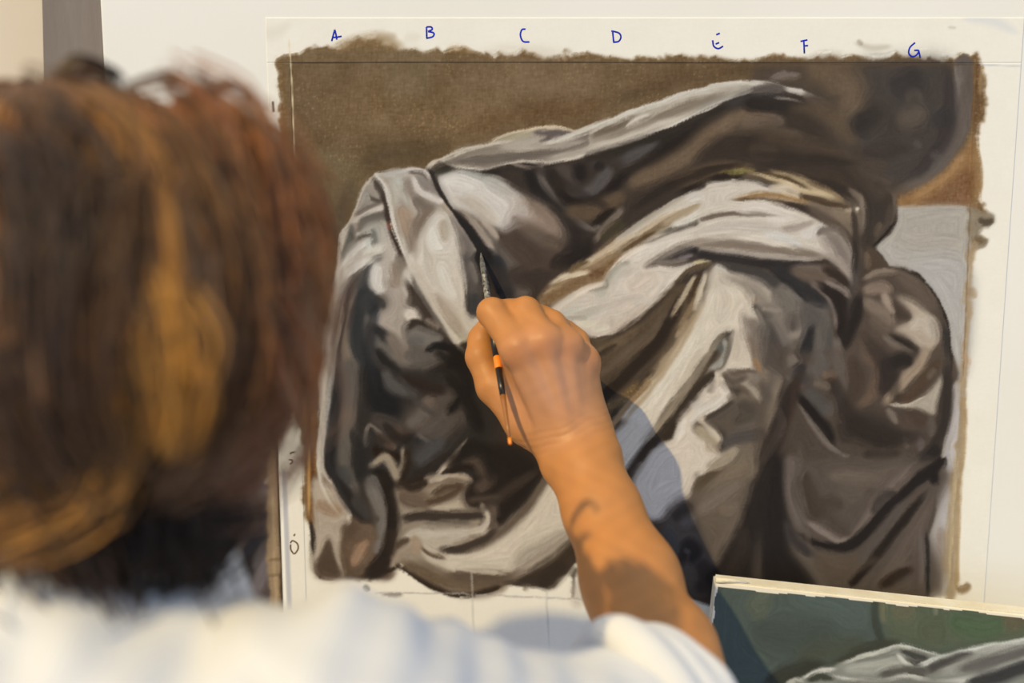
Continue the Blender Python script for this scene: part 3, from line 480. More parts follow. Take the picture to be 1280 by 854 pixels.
    # diagonal light band, eye-shaped pocket and stripe
    F(680, 360, 5.333)
    p('1110,10 1290,0 1290,240 1190,260 1100,380 1000,560 900,700 780,870 500,870 640,690 760,560 860,390 960,250 1050,120', (208, 198, 181), 3); s('1000,300 880,480 740,680 620,853', (216, 208, 192), 10, a=.7); s('1060,420 960,600 840,800', (192, 180, 162), 8, a=.8); s('1200,120 1280,100', (210, 196, 170), 9, a=.5, h=0)
    p('1252,278 1160,330 1080,470 1000,600 900,720 820,870 760,880 860,740 880,740 1060,680 1100,600 1095,545 1180,545 1225,450 1245,350', (86, 76, 64), 2.2); s('1080,480 1000,620 900,740', (70, 58, 46), 6); s('1245,290 1180,350 1130,420', (92, 84, 76), 5); s('1200,340 1215,420 1170,500 1100,540', (152, 148, 138), 3.6); s('1170,380 1180,430', (86, 92, 90), 4); s('1090,560 1110,640 1060,700', (128, 118, 106), 5)
    F(740, 480, 5.333)
    s('760,-20 620,110 520,240 400,410 250,610 160,720', (60, 50, 41), 8, 7, h=.4, tap=(1, 1)); s('640,20 540,150 430,290', (98, 84, 66), 4); s('470,360 520,300', (54, 44, 32), 8); s('380,0 260,130 150,270 60,400', (146, 118, 82), 2, 5, tap=(1, .6)); s('60,180 200,100 300,0', (110, 88, 58), 5)
    p('690,640 800,500 950,420 900,340 950,90 1180,0 1270,90 1240,300 1180,450 1100,600 1010,870 680,870', (112, 100, 86), 4)
    p('770,0 860,20 940,90 800,180 700,250 680,300 760,360 830,440 900,500 760,610 700,600 690,640 660,700 660,760 560,870 380,900 270,670 400,440 540,350 580,230 690,110', (206, 195, 180), 3)
    s('690,290 760,340 850,390', (166, 154, 130), 7, a=.9); s('750,400 850,430', (166, 150, 130), 8, a=.9); s('700,220 760,260 860,380', (190, 178, 160), 5); s('660,140 780,160 880,110', (190, 184, 176), 6, a=.7); s('840,20 900,70', (220, 210, 196), 6); s('800,0 780,60', (140, 130, 118), 4)
    p('755,245 830,180 950,105 1110,115 1130,180 1010,260 940,320 840,300', (88, 78, 68), 3); s('980,0 1060,60 1120,110', (96, 84, 72), 4); s('1060,20 1130,90', (170, 158, 142), 5); s('960,80 900,100', (110, 100, 90), 4); s('870,420 960,360 1160,330', (78, 72, 68), 9); s('1010,240 1140,220', (100, 92, 82), 8); s('1180,60 1190,200', (128, 118, 106), 9, a=.8); s('1250,0 1270,110 1220,230', (136, 126, 114), 4); s('1210,240 1270,200', (60, 52, 46), 4)
    s('690,760 730,660 880,550', (84, 71, 55), 10, h=.3); s('960,430 880,500 780,560', (152, 140, 122), 7); s('760,790 900,620 1050,520', (116, 102, 86), 9, a=.8); s('860,700 840,770', (132, 118, 102), 6, a=.7); s('690,853 780,760 830,690', (134, 120, 104), 4, a=.8); s('1200,420 1100,600 1040,760', (124, 110, 94), 6, a=.7)
    p('1290,270 1240,320 1190,460 1120,610 1060,760 1010,880 1290,880', (40, 34, 31), 3.5)
    F(780, 600, 5.333)
    p('440,120 520,60 880,-10 810,180 740,330 650,500 600,610 560,500 500,340', (98, 87, 75), 4); s('490,220 620,120 780,20', (116, 104, 92), 8, a=.8); s('640,200 760,180', (120, 104, 90), 6, a=.6); s('590,600 680,430 780,240', (106, 94, 82), 7, a=.8); s('520,330 600,430', (92, 80, 70), 8, a=.7)
    p('300,180 440,110 480,240 540,420 600,610 560,760 440,760 300,420 240,310', (78, 69, 62), 5); s('330,260 450,160', (56, 48, 44), 8); s('380,300 470,240', (98, 90, 86), 6, a=.8); s('390,560 400,480 440,430 480,480 440,560', (42, 36, 34), 7); s('400,460 440,480', (84, 76, 72), 3); s('500,540 560,660 480,740', (56, 48, 44), 10); s('280,330 360,480', (66, 66, 66), 6)
    p('880,-10 1080,-20 1090,250 1120,420 1220,600 1290,680 560,700 640,540 760,320 830,140', (42, 36, 33), 5); s('1000,50 1000,300 950,450', (33, 29, 28), 14); s('800,330 780,480 700,620', (56, 46, 40), 8, a=.7); s('900,560 1000,540', (58, 52, 50), 9, a=.6, h=0)
    # --- right knee / sleeve of the cloth
    F(1020, 240, 3.558)
    p('190,370 250,345 330,335 400,342 470,390 530,470 575,570 600,700 602,860 100,860 150,600', (82, 70, 60), 2)
    p('220,255 260,255 320,330 280,345 215,365', (78, 64, 51), 1.5); s('225,270 225,340', (120, 104, 88), 4); s('205,180 205,420', (66, 56, 48), 5, a=.9)
    s('212,380 270,350 360,350', (124, 110, 96), 2, 6); s('360,360 440,420 520,520', (98, 84, 72), 8, a=.8); s('215,440 280,425 330,440', (128, 112, 98), 7); s('300,450 320,500 345,540', (152, 136, 120), 5); s('215,480 290,540 340,590', (120, 106, 93), 8); s('240,560 330,620', (100, 86, 74), 7)
    p('355,465 420,480 480,525 540,600 545,680 500,740 455,700 400,640 345,610 425,565 400,510', (172, 158, 140), 3); s('420,600 480,580 520,640', (188, 176, 160), 8, a=.8); p('340,470 380,520 425,560 380,570 350,540', (72, 60, 50), 2); s('510,560 540,650', (160, 148, 134), 5, a=.8)
    s('340,640 420,690 460,740 400,770', (46, 39, 33), 4, 8); s('300,640 380,700 420,720', (110, 98, 88), 4); s('260,740 360,760 440,760', (52, 44, 38), 9); s('490,740 440,790 390,853', (152, 136, 118), 7); s('560,680 510,760 450,850', (84, 68, 54), 6); s('540,720 590,640', (92, 80, 70), 6, a=.7); s('570,600 590,700 590,853', (56, 50, 46), 3, 5); s('520,800 560,760', (110, 102, 92), 4)
    s('380,335 470,388 530,468 577,568 602,700 600,853', (44, 36, 30), 1.6, 1.0); s('190,460 170,560 120,700', (44, 37, 33), 12, h=.3); s('220,640 250,720 280,800', (102, 84, 70), 10, a=.8); s('90,650 110,760 140,853', (104, 94, 86), 6); s('50,500 45,700', (88, 84, 78), 6, a=.7)
    F(960, 440, 5.333)
    p('-10,0 200,0 700,-20 1000,-10 1210,40 1210,400 1140,720 1100,870 -10,870', (82, 71, 62), 4, .75)
    s('0,150 90,290 60,420 20,580', (128, 115, 100), 10, tap=(.8, .3)); s('150,20 180,120 130,190', (112, 102, 92), 7); s('220,80 190,200', (44, 40, 40), 9); s('200,180 130,360 60,560 0,700', (60, 47, 40), 14, h=.3, tap=(.4, 1)); s('330,0 355,90 270,140', (90, 84, 78), 8); s('430,10 480,110 525,190 480,290 400,410', (94, 84, 76), 8); s('360,150 460,160', (112, 93, 78), 5); s('380,190 450,195', (80, 62, 50), 3); s('300,210 420,240', (110, 98, 86), 4); s('250,260 340,340 400,410', (80, 76, 72), 10, a=.9)
    s('210,290 300,410 400,520 435,610', (34, 28, 26), 6, 7, tap=(.5, .4)); s('215,360 300,490 400,620 500,690', (108, 98, 90), 3, tap=(.3, .3)); s('495,690 545,695', (140, 130, 118), 1.5); s('480,470 500,460', (150, 130, 108), 2); s('640,10 745,100 710,250 610,370', (96, 79, 66), 8); s('560,40 590,200 540,340', (72, 60, 50), 10); s('480,540 640,500 860,600', (54, 46, 40), 18, h=.2); s('640,690 780,720 880,690', (46, 38, 32), 8); s('780,40 800,180 760,280', (56, 46, 42), 11)
    s('790,330 860,250 930,170 1000,100 1050,10', (152, 134, 114), 6, tap=(.5, 1)); s('850,325 960,285 1050,180 1140,60', (78, 62, 48), 8); s('1060,180 1120,110', (100, 88, 74), 4); s('960,60 880,60 820,100', (44, 38, 33), 9)
    p('815,350 935,348 1030,298 1100,228 1172,150 1150,260 1122,350 1105,425 1000,380 900,372', (166, 156, 140), 2); s('820,352 930,356 1040,300', (190, 178, 160), 1.4); s('800,380 830,430 860,480', (112, 100, 90), 4); s('1190,100 1195,280 1170,480 1080,680', (54, 46, 41), 7); s('900,440 1000,450 1060,460', (74, 60, 50), 9); s('1090,440 1080,560', (92, 82, 74), 4); s('905,570 930,640', (98, 88, 80), 3); s('1010,570 1020,660', (96, 86, 82), 4)
    s('900,420 960,560', (84, 70, 60), 6, a=.6); s('1140,640 1040,740 940,840', (42, 36, 33), 9, tap=(.4, 1))
    # --- bottom right
    F(960, 580, 4.923)
    p('110,-10 1055,-10 1030,300 1000,430 990,830 -10,830 -10,300', (84, 74, 66), 5); p('-20,-10 105,-10 115,230 140,400 130,520 260,700 300,830 -20,830', (36, 31, 29), 5); s('140,-10 145,180 200,390', (98, 88, 82), 8, tap=(1, .4)); s('210,60 240,220 330,330', (62, 52, 44), 12, a=.8); s('380,70 600,90 700,100', (104, 92, 82), 10, a=.8, h=0); s('420,180 600,180', (94, 84, 74), 10, a=.6, h=0); s('330,230 460,250', (60, 50, 42), 8, a=.6); s('860,20 740,180 600,360', (100, 88, 80), 12, a=.7, h=0)
    s('235,360 330,420 430,480 500,460', (124, 112, 104), 6, 2, tap=(.4, .3)); s('500,470 640,300 760,150 900,0', (106, 95, 87), 5, 1); s('170,420 300,480 450,510 560,450 720,280 900,110 1060,-20', (37, 31, 28), 6, 12, h=.35, tap=(.3, 1)); s('900,120 1000,50 1030,120', (36, 31, 29), 7); s('140,470 250,600 360,760', (96, 86, 76), 6, a=.7); s('300,600 480,640 560,580', (90, 78, 66), 14, a=.8, h=.1); s('110,360 150,460 260,560', (60, 54, 52), 6)
    s('520,730 660,570 800,380 960,190', (42, 34, 29), 8, 9, h=.4, tap=(.8, .3)); s('560,620 680,450 800,290 860,230', (84, 76, 70), 6, a=.9); s('680,740 800,600 900,440 1000,240', (94, 82, 73), 9, a=.9); s('860,640 960,460', (86, 74, 66), 8, a=.8); s('690,750 790,690 880,650', (54, 42, 33), 6); s('940,440 950,640 940,740', (98, 88, 82), 4); s('975,430 982,600 980,790', (44, 41, 39), 2); s('640,300 720,200 800,200', (46, 40, 38), 6, a=.6)
    # second sitting: accents over the big shapes
    F(740, 480, 5.333)
    s('800,-60 700,40 600,130 520,250 410,400 330,500', (58, 48, 38), 3, 5.5, tap=(1, .8)); s('540,250 530,330 470,370', (54, 44, 33), 5); s('560,120 480,250 400,350', (112, 98, 80), 2, a=.8); s('880,90 800,150 720,190 660,240', (214, 206, 194), 4); s('760,240 840,185 940,115', (70, 62, 54), 2.5); s('620,230 590,310 560,370', (216, 208, 196), 5, a=.8); s('990,120 1050,200 960,260', (74, 66, 58), 8, a=.8)
    s('920,-80 1000,-20 1080,60 1130,110', (72, 62, 52), 3); s('960,-40 1060,30 1120,100', (164, 152, 136), 4, a=.9); s('860,-60 960,-70 1040,-40', (104, 92, 80), 4, a=.8)
    s('1240,150 1260,260 1210,380 1130,540', (132, 118, 104), 5, a=.8); s('270,640 330,560 400,430', (150, 140, 128), 2, a=.5)
    F(680, 360, 5.333)
    s('1250,280 1170,340 1110,420', (70, 62, 54), 2.5); s('1250,290 1235,400 1190,520', (110, 102, 92), 2.5); s('1150,420 1090,480 1020,590', (66, 54, 42), 5); s('430,320 300,345 340,330', (80, 66, 52), 2); s('640,690 760,560 860,400 960,250 1040,130', (150, 126, 94), 2, 2.5, a=.7); s('380,640 500,540', (70, 58, 46), 4, a=.7)
    F(860, 320, 5.333)
    s('300,780 400,770 460,775', (96, 84, 72), 2, 3); s('240,800 300,840 380,820', (92, 80, 70), 4); s('760,840 840,830', (60, 56, 54), 8, a=.7); s('300,500 330,600 320,700', (184, 172, 156), 6, a=.6)
    s('640,420 660,520', (92, 82, 76), 5, a=.7); s('560,240 640,330 680,430', (104, 96, 88), 8, a=.7); s('420,420 480,520 500,640', (96, 86, 78), 7, a=.7)
    F(380, 460, 5.333)
    s('480,460 560,480 640,470', (60, 50, 44), 7, a=.8); s('820,760 900,740 960,720', (176, 164, 150), 2.4); s('860,840 960,790 1060,780', (84, 68, 54), 3, 6)
    F(380, 600, 5.333)
    s('650,250 760,232 980,240 1190,236', (62, 53, 46), 3, 5, tap=(.6, .8)); s('1190,170 1235,250 1200,325 1120,352', (190, 180, 166), 2.5, 4); s('640,110 700,140 800,160', (96, 82, 70), 7, a=.7); s('930,470 1060,452 1190,398 1280,330', (66, 56, 48), 3, 5); s('650,20 720,50 820,10', (52, 42, 34), 5); s('560,520 500,600 420,650', (44, 36, 30), 7)
    F()
    s('425,322 413,395 405,465 400,535 398,585 408,622 428,648', (198, 189, 176), 3, 2.2, tap=(.8, .5)); s('440,350 425,425 417,500 411,565 420,602 438,632', (44, 43, 44), 3.5, a=.85); s('430,372 419,440 413,500', (142, 134, 126), 2, a=.8)
    s('470,380 462,430 468,480', (38, 40, 44), 7, a=.7); s('500,470 520,500 545,520', (70, 66, 64), 4, a=.7); s('560,470 585,500 600,540', (30, 25, 23), 9, a=.8); s('545,440 575,460 590,490', (30, 26, 24), 6, a=.8)
    s('480,530 500,548 520,545', (36, 30, 27), 5, a=.7); s('520,545 545,530 560,512', (88, 80, 76), 4, a=.8); s('440,540 452,575 447,600', (38, 36, 36), 5, a=.7)
    s('560,580 590,560 610,570 615,600', (34, 28, 25), 9, a=.8); s('600,640 640,610 670,590', (70, 60, 52), 6, a=.7)
    s('660,205 700,228 740,250 760,262', (46, 38, 33), 6, a=.6); s('690,330 720,318 740,300', (40, 33, 29), 9, a=.7); s('600,335 640,350 690,345', (60, 51, 46), 10, a=.6)
    s('790,262 830,236 880,215 930,205', (44, 35, 28), 5, a=.8); s('960,205 1010,216 1060,240', (50, 41, 34), 7, a=.7); s('1066,260 1070,300 1068,340', (44, 37, 32), 4, a=.7)
    s('1040,470 1060,520 1100,548 1150,545', (46, 38, 33), 10, a=.7); s('1080,420 1110,460 1120,500', (50, 42, 37), 9, a=.6); s('985,470 975,520 960,570 945,640', (42, 35, 32), 9, a=.7); s('1000,560 1000,620 1012,680', (92, 82, 75), 5, a=.7)
    # third sitting: half-tones
    s('1020,125 1045,165 1070,205 1100,238', (74, 63, 53), 13, a=.85, h=0, tap=(1, 1)); s('990,135 1030,140 1070,180', (96, 79, 60), 11, a=.6, h=0); s('950,172 1000,178 1050,190', (84, 68, 53), 9, a=.6, h=0); s('940,192 1000,198 1070,204', (48, 39, 32), 5, a=.6); s('900,165 950,160 1000,168', (104, 88, 70), 7, a=.5, h=0); s('1080,120 1110,150 1100,190', (66, 57, 50), 16, a=.5, h=0); s('980,212 1030,218 1065,232', (70, 58, 48), 5, a=.6)
    s('760,172 800,157 850,137 905,119', (122, 110, 96), 4, a=.6); s('560,203 600,199 645,196 695,189', (102, 92, 82), 4, a=.75); s('640,187 690,184 730,176', (184, 175, 160), 3, a=.6); s('800,140 850,122 900,110', (196, 188, 174), 3, a=.6)
    s('768,347 820,322 870,303 930,293', (172, 160, 145), 5, a=.55); s('715,398 750,384 800,372', (184, 173, 160), 5, a=.5); s('740,410 775,395 805,378', (190, 180, 166), 4, a=.5); s('880,380 852,430 812,488 772,535', (160, 138, 108), 3, a=.7); s('906,412 872,465 836,515 800,560', (158, 146, 128), 4, a=.7); s('790,352 800,330 830,310', (212, 203, 190), 5, a=.5)
    s('905,345 935,358 965,390 988,425', (122, 112, 102), 10, a=.6, h=0); s('930,395 948,440 942,475', (112, 100, 90), 8, a=.6, h=0); s('960,430 965,470 955,500', (82, 74, 68), 8, a=.6, h=0); s('890,345 905,370 900,400', (188, 178, 162), 8, a=.5, h=0)
    s('610,225 640,245 665,275', (176, 166, 155), 9, a=.5, h=0); s('570,245 600,270 620,300', (170, 158, 144), 6, a=.5, h=0); s('640,270 670,295 700,310', (112, 97, 85), 8, a=.6, h=0); s('500,250 515,290 520,320', (150, 137, 122), 5, a=.6, h=0); s('530,300 545,350 570,395', (186, 176, 162), 6, a=.5, h=0)
    s('1000,600 1040,650 1060,668', (70, 60, 53), 8, a=.6, h=0); s('1060,600 1100,590 1130,570', (98, 87, 77), 9, a=.5, h=0); s('1020,690 1060,705 1100,700', (92, 80, 68), 8, a=.5, h=0)
    s('640,720 690,690 740,640', (176, 165, 150), 8, a=.5, h=0); s('560,700 600,705 640,700', (192, 183, 168), 5, a=.6)
    # graphite grid and rim crossing the tape join
    F()
    s('470,742 560,742 700,748 860,752', (176, 172, 164), .9, a=.8, h=.5, tap=(1, 1)); s('590,715 592,800', (196, 192, 184), .9, a=.6, tap=(1, 1)); s('684,740 686,850', (196, 192, 184), .8, a=.6, tap=(1, 1))
    s('455,732 462,738', (90, 86, 80), 3, a=.9); s('478,745 502,744', (110, 100, 92), 2.2, a=.9)
    return finish(R)

def bristle(im, n=9, sg=2.5):
    """grain that runs along the folds, as hog bristles leave it"""
    h, w = im.shape[:2]; g = gauss(im.mean(-1), 1.2); gy, gx = np.gradient(g)
    a, b, c = gauss(gx*gx, sg), gauss(gx*gy, sg), gauss(gy*gy, sg)
    th = .5*np.arctan2(2*b, a-c)+np.pi/2; tx, ty = np.cos(th).astype(np.float32), np.sin(th).astype(np.float32)
    N = RNG.standard_normal((h, w)).astype(np.float32); N = N*.8+vnoise(w, h, 2.2)*.8
    acc = N.copy(); Y0, X0 = np.mgrid[0:h, 0:w].astype(np.float32)
    for sgn in (1, -1):
        X, Y = X0.copy(), Y0.copy(); dx, dy = tx*sgn, ty*sgn
        for k in range(n):
            X += dx*1.4; Y += dy*1.4; xi = np.clip(X, 0, w-1).astype(int); yi = np.clip(Y, 0, h-1).astype(int)
            acc += N[yi, xi]; nx, ny = tx[yi, xi], ty[yi, xi]; s_ = np.sign(nx*dx+ny*dy); dx, dy = nx*s_, ny*s_
    acc -= gauss(acc, 6); acc /= acc.std()
    return np.clip(acc, -2.5, 2.5), tx, ty
def finish(R, streak=1.0):
    im = R.im; h, w = im.shape[:2]
    n1 = vnoise(w, h, 1.3)*.5+vnoise(w, h, 2.6)*.35; nv = vnoise(w, h, 1.6, 7); nh = vnoise(w, h, 8, 1.5); big = vnoise(w, h, 22)
    lum = im.mean(-1); sat = im.max(-1)-im.min(-1); f = np.where(sat > 42, (42+(sat-42)*.62)/np.maximum(sat, 1), 1)[..., None]
    im = R.im = lum[..., None]+(im-lum[..., None])*f; sat = im[..., 0]-im[..., 2]
    im = R.im = im*(1-.16*np.clip(1-lum/80, 0, 1))[..., None]
    g = np.clip((sat-26)/26, 0, 1)*np.clip((150-lum)/60, 0, 1); bare = np.clip((lum-205)/15, 0, 1)
    lic, tx, ty = bristle(im)
    k = lic*.75*streak*(1-bare*.85); dx = vnoise(w, h, 18)*.6+k*-ty; dy = vnoise(w, h, 18)*.6+k*tx
    X, Y = np.meshgrid(np.arange(w), np.arange(h))
    q = R.sample((X+dx).ravel()+R.x0, (Y+dy).ravel()+R.y0).reshape(h, w, 3)
    q = q*(1+.026*streak*(lic*(1-g)*(1-bare))[..., None])
    q = q+((n1+nv*.55+nh*.55)*(1.0+g*5.5)+big*(.8+g*3))[..., None]*streak
    spk = gauss((RNG.random((h, w)) > .985).astype(np.float32), .6)*g*70*streak*np.clip(.6+vnoise(w, h, 40), 0, 1.5)
    q = q+spk[..., None]*np.array([1, .82, .55])
    R.im = np.clip(q, 2, 250).astype(np.float32)
    return R
# ---------------------------------------------------------------- the place
M_wall = noisy('plaster', albedo((226, 211, 188)), albedo((218, 202, 178)), 3, .9, .1, .15)
M_board = noisy('gessoed_board', albedo((237, 232, 220)), albedo((232, 227, 213)), 5, .75, .15, .1)
M_post = noisy('grey_painted_wood', albedo((140, 130, 122)), albedo((128, 118, 110)), 6, .8, .15, .2, (6, 6, 1))
M_floor = noisy('studio_floor', (.30, .26, .22), (.36, .32, .27), 4, .6, .3, .1)
M_wood = noisy('bare_pine', (.42, .29, .17), (.52, .38, .23), 10, .6, .3, .2, (1, 8, 8))
M_paint = pigment('oil_paint', .62, .16, .25, 1400, dist=.0004)
M_tape = pigment('masking_tape', .7, .12, .1, 500)
M_ink = plain('blue_marker_ink', albedo((10, 38, 172)), .5, .2)
M_brownink = plain('brown_marker', albedo((96, 68, 46)), .6, .2)
M_canvas_edge = noisy('primed_canvas', albedo((232, 222, 196)), albedo((222, 208, 176)), 60, .85, .1, .4, bscale=900)

tag(box('floor', (-2.5, -3, -.05), (2.5, .3, 0), M_floor), kind='structure', label='plain studio floor under the painter')
tag(box('wall_back', (-2.5, .16, 0), (2.5, .3, 3), M_wall), kind='structure', label='cream plaster wall behind the white board')
# big white board that carries the study
bl = at_h(125, 0, -.0002)[0]
tag(box('drawing_board', (bl, .0002, .85), (.62, .024, 1.95), M_board, bevel=.0015), 'large white gessoed board that carries the taped drapery study', 'board')
# grey upright behind the board
a = at_h(62, 0, -.09)[0]; b = at_h(75, 100, -.09)
pw = .075
po = box('easel_upright', (a, .07, 0.0), (a+pw, .115, 2.2), M_post, bevel=.002, rot=Matrix.Rotation(math.radians(2.4), 3, 'Y'), pivot=(a, .09, at_h(62, 0, -.09)[2]))
tag(po, 'grey upright easel post behind the edge of the white board', 'easel post')
# ledge under everything
LEDGE_Z = 1.0
tag(box('easel_ledge', (bl+.05, -.16, LEDGE_Z-.025), (.60, .0001, LEDGE_Z), M_wood, bevel=.003), 'pine ledge across the board on which the pictures stand', 'ledge')

# ---- paint arrays
STUDY = paint_study()
def paint_margins(R):
    s, F = R.s, R.frame; F()
    s('362,79 600,77 900,79 1226,81', (78, 62, 44), .7, a=.65, h=.5, tap=(1, 1))
    s('1226,81 1280,83', (196, 196, 194), .7, a=.8, h=.5, tap=(1, 1))
    s('361,50 364,90 367,165 372,300 378,430', (226, 206, 168), .7, a=.9, h=.5, tap=(.8, 1))
    s('1219,80 1215,200 1211,300 1204,470', (120, 88, 54), .6, a=.55, h=.5, tap=(1, 1))
    s('341,128 342,139', (70, 56, 44), 1.4, tap=(1, 1), h=.4)
    s('1070,54 1090,60 1112,58', (186, 176, 156), 4, a=.6, h=0); s('1072,50 1078,56', (120, 108, 88), 2.4, a=.5)
    s('1205,22 1240,26 1270,40', (206, 208, 208), 7, a=.5, h=0); s('1185,34 1195,35', (186, 178, 160), 1.6, a=.6)
    s('505,48 525,45', (206, 200, 180), 5, a=.4, h=0); s('470,52 495,44', (150, 130, 98), 5, a=.4, h=0)
    s('318,44 345,40 362,30', (222, 214, 196), 8, a=.6, h=0)
    s('355,590 358,660 362,760', (186, 186, 190), 4, 4, a=.9, h=.3, tap=(1, 1)); s('351,590 353,660 356,760', (240, 238, 236), 2, a=.9, h=.3, tap=(1, 1))  # painted grey shade beside the white rim of the curled canvas edge
    s('386,560 386,640', (226, 176, 104), 1.6, a=.8)
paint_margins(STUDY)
def picture_grid(name, x0, x1, z0, z1, y, step, R, mat, parent=None, lift=0.):
    nx = max(2, int(round((x1-x0)/step))+1); nz = max(2, int(round((z1-z0)/step))+1)
    X, Z = np.meshgrid(np.linspace(x0, x1, nx), np.linspace(z0, z1, nz)); n = nx*nz
    V = np.stack([X.ravel(), np.full(n, y), Z.ravel()], 1); px, py = to_px(V); c = albedo(R.sample(px, py))
    i = (np.arange(nz-1)[:, None]*nx+np.arange(nx-1)[None]).ravel(); F = np.stack([i, i+1, i+nx+1, i+nx], 1)
    # rim folded back so that the sheet has thickness
    ring = np.concatenate([np.arange(nx), np.arange(1, nz)*nx+nx-1, (nz-1)*nx+np.arange(nx-2, -1, -1), np.arange(nz-2, 0, -1)*nx])
    back = V[ring]+np.array([0, lift, 0]); m = len(ring); j = np.arange(m); k = (j+1) % m
    F2 = np.stack([ring[k], ring[j], n+j, n+k], 1)
    return mesh_obj(name, np.concatenate([V, back]), np.concatenate([F, F2]), mat, parent, True, np.concatenate([c, c[ring]]))
xl_in, xr_in = at_h(362, 49, 0)[0], at_h(1219, 80, 0)[0]
z_in = at_h(640, 78.5, 0)[2]; z_top = at_h(640, 22, 0)[2]; xl_out = at_h(351, 600, 0)[0]; xr_out = at_h(1276, 90, 0)[0]; z_bot = LEDGE_Z+.001
z_vis = at_h(640, 862, 0)[2]
STEP = .00072
study = picture_grid('oil_study', xl_in-.004, xr_in+.004, max(z_bot, z_vis), z_in+.004, .0, STEP, STUDY, M_paint, lift=.0002)
tag(study, 'large unfinished oil study of grey drapery on a brown ground', 'painting')
if z_vis > z_bot:
    mesh_obj('bare_canvas', *[np.array([(xl_in-.004, 0, z_bot), (xr_in+.004, 0, z_bot), (xr_in+.004, 0, z_vis), (xl_in-.004, 0, z_vis)]), [(0, 1, 2, 3)]], M_canvas_edge, study)
tz = z_vis
tape_t = picture_grid('masking_tape', xl_out, xr_out, z_in, z_top, -.00012, STEP, STUDY, M_tape, study, .0003)
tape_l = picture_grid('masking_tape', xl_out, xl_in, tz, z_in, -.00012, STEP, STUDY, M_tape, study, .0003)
tape_r = picture_grid('masking_tape', xr_in, xr_out, tz, z_in, -.00012, STEP, STUDY, M_tape, study, .0003)
tape_t['label'] = 'cream tape strip with blue letters'; tape_l['label'] = 'cream tape strip with brown numerals'
# ---- handwriting on the tape
def stroke_mesh(strokes, fx, fy, k, r):
    VV, FF = [], []
    for t in strokes:
        q = np.array([[float(v) for v in c.split(',')] for c in t.split()], np.float32)/k+np.array([fx, fy])
        q = catmull(q.astype(np.float32), 5, False) if len(q) > 2 else catmull(q.astype(np.float32), 3, False)
        P = np.array([at_h(x, y, .00016) for x, y in q]); V, F = tube(P, r, 8, flat=-.00016)
        FF += [tuple(i+len(VV) for i in f) for f in F]; VV += list(V)
    return VV, FF
K = 1280/480
LET = [('A', 340, 0, ['199,137 209,99', '209,99 213,114 216,132', '202,125 215,124 232,121']), ('B', 340, 0, ['515,90 516,127', '515,90 530,90 534,98 520,105', '520,105 539,110 536,122 514,128']),
       ('C', 340, 0, ['845,97 833,99 828,118 837,138 858,140']), ('D', 340, 0, ['1135,102 1139,140', '1131,103 1156,110 1163,124 1155,138 1137,141']),
       ('E', 800, 0, ['242,134 246,154 261,162 277,154', '252,147 264,142', '254,116 266,111']), ('F', 800, 0, ['546,136 548,178', '535,138 558,133', '548,153 560,152']),
       ('G', 800, 0, ['917,142 900,158 896,178 908,189 922,183 929,169 914,168', '929,169 934,192'])]
for ch, fx, fy, st in LET:
    V, F = stroke_mesh(st, fx, fy, K, .00062); o = mesh_obj('letter', V, F, M_ink, tape_t); o['label'] = 'blue handwritten letter '+ch
K2 = 854/280
for st in (['252,268 259,262 270,260', '248,290 258,290 262,299 252,306'], ['271,572 266,580', '253,607 262,598 280,610 282,630 268,648 255,632 254,612']):
    V, F = stroke_mesh(st, 280, 480, K2, .0006); mesh_obj('numeral', V, F, M_brownink, tape_l)['label'] = 'brown handwritten numeral'

# ---- dark picture left of the study, mostly behind the painter's hair
def paint_left():
    R = Raster(100, 400, 260, 470, (82, 72, 68)); p, s, F = R.p, R.s, R.frame; F()
    for i in range(26):
        x = 120+RNG.random()*200; y = 420+RNG.random()*380; g = 40+RNG.random()*75
        s(f'{x:.0f},{y:.0f} {x+30:.0f},{y-60:.0f} {x+50+RNG.random()*40:.0f},{y-90-RNG.random()*60:.0f}', (g, g*.93, g*.95), 5+RNG.random()*9)
    F(280, 480, K2); s('50,370 110,400 170,390', (58, 60, 74), 9, tap=(1, 1)); s('60,470 110,440 160,400', (112, 104, 104), 7); s('60,600 130,560 160,480', (70, 62, 64), 5); s('110,700 150,600', (92, 88, 90), 5); s('80,660 130,580 150,540', (44, 44, 54), 6); s('150,380 185,350', (190, 168, 140), 4)
    F(); p('334,560 350,560 352,640 356,800 336,800 333,650', (152, 128, 98), 1.2, smooth=False, rag=1.5); s('346,560 349,640 354,790', (74, 56, 40), 1.4, tap=(1, 1)); s('340,600 343,700 346,790', (186, 160, 120), 1.6, a=.7); s('336,700 350,698', (92, 72, 52), 1.5, a=.6); s('336,720 352,718', (92, 72, 52), 1.5, a=.6)
    return finish(R, .8)
LEFTP = paint_left()
lx1 = at_h(349.5, 600, 0)[0]-.0005
pl = picture_grid('small_drapery_picture', lx1-.115, lx1, z_vis, at_h(300, 500, 0)[2], .0001, .0011, LEFTP, M_paint, None, .0001)
tag(pl, 'small dark grey drapery picture with a tan edge behind the hair', 'painting')

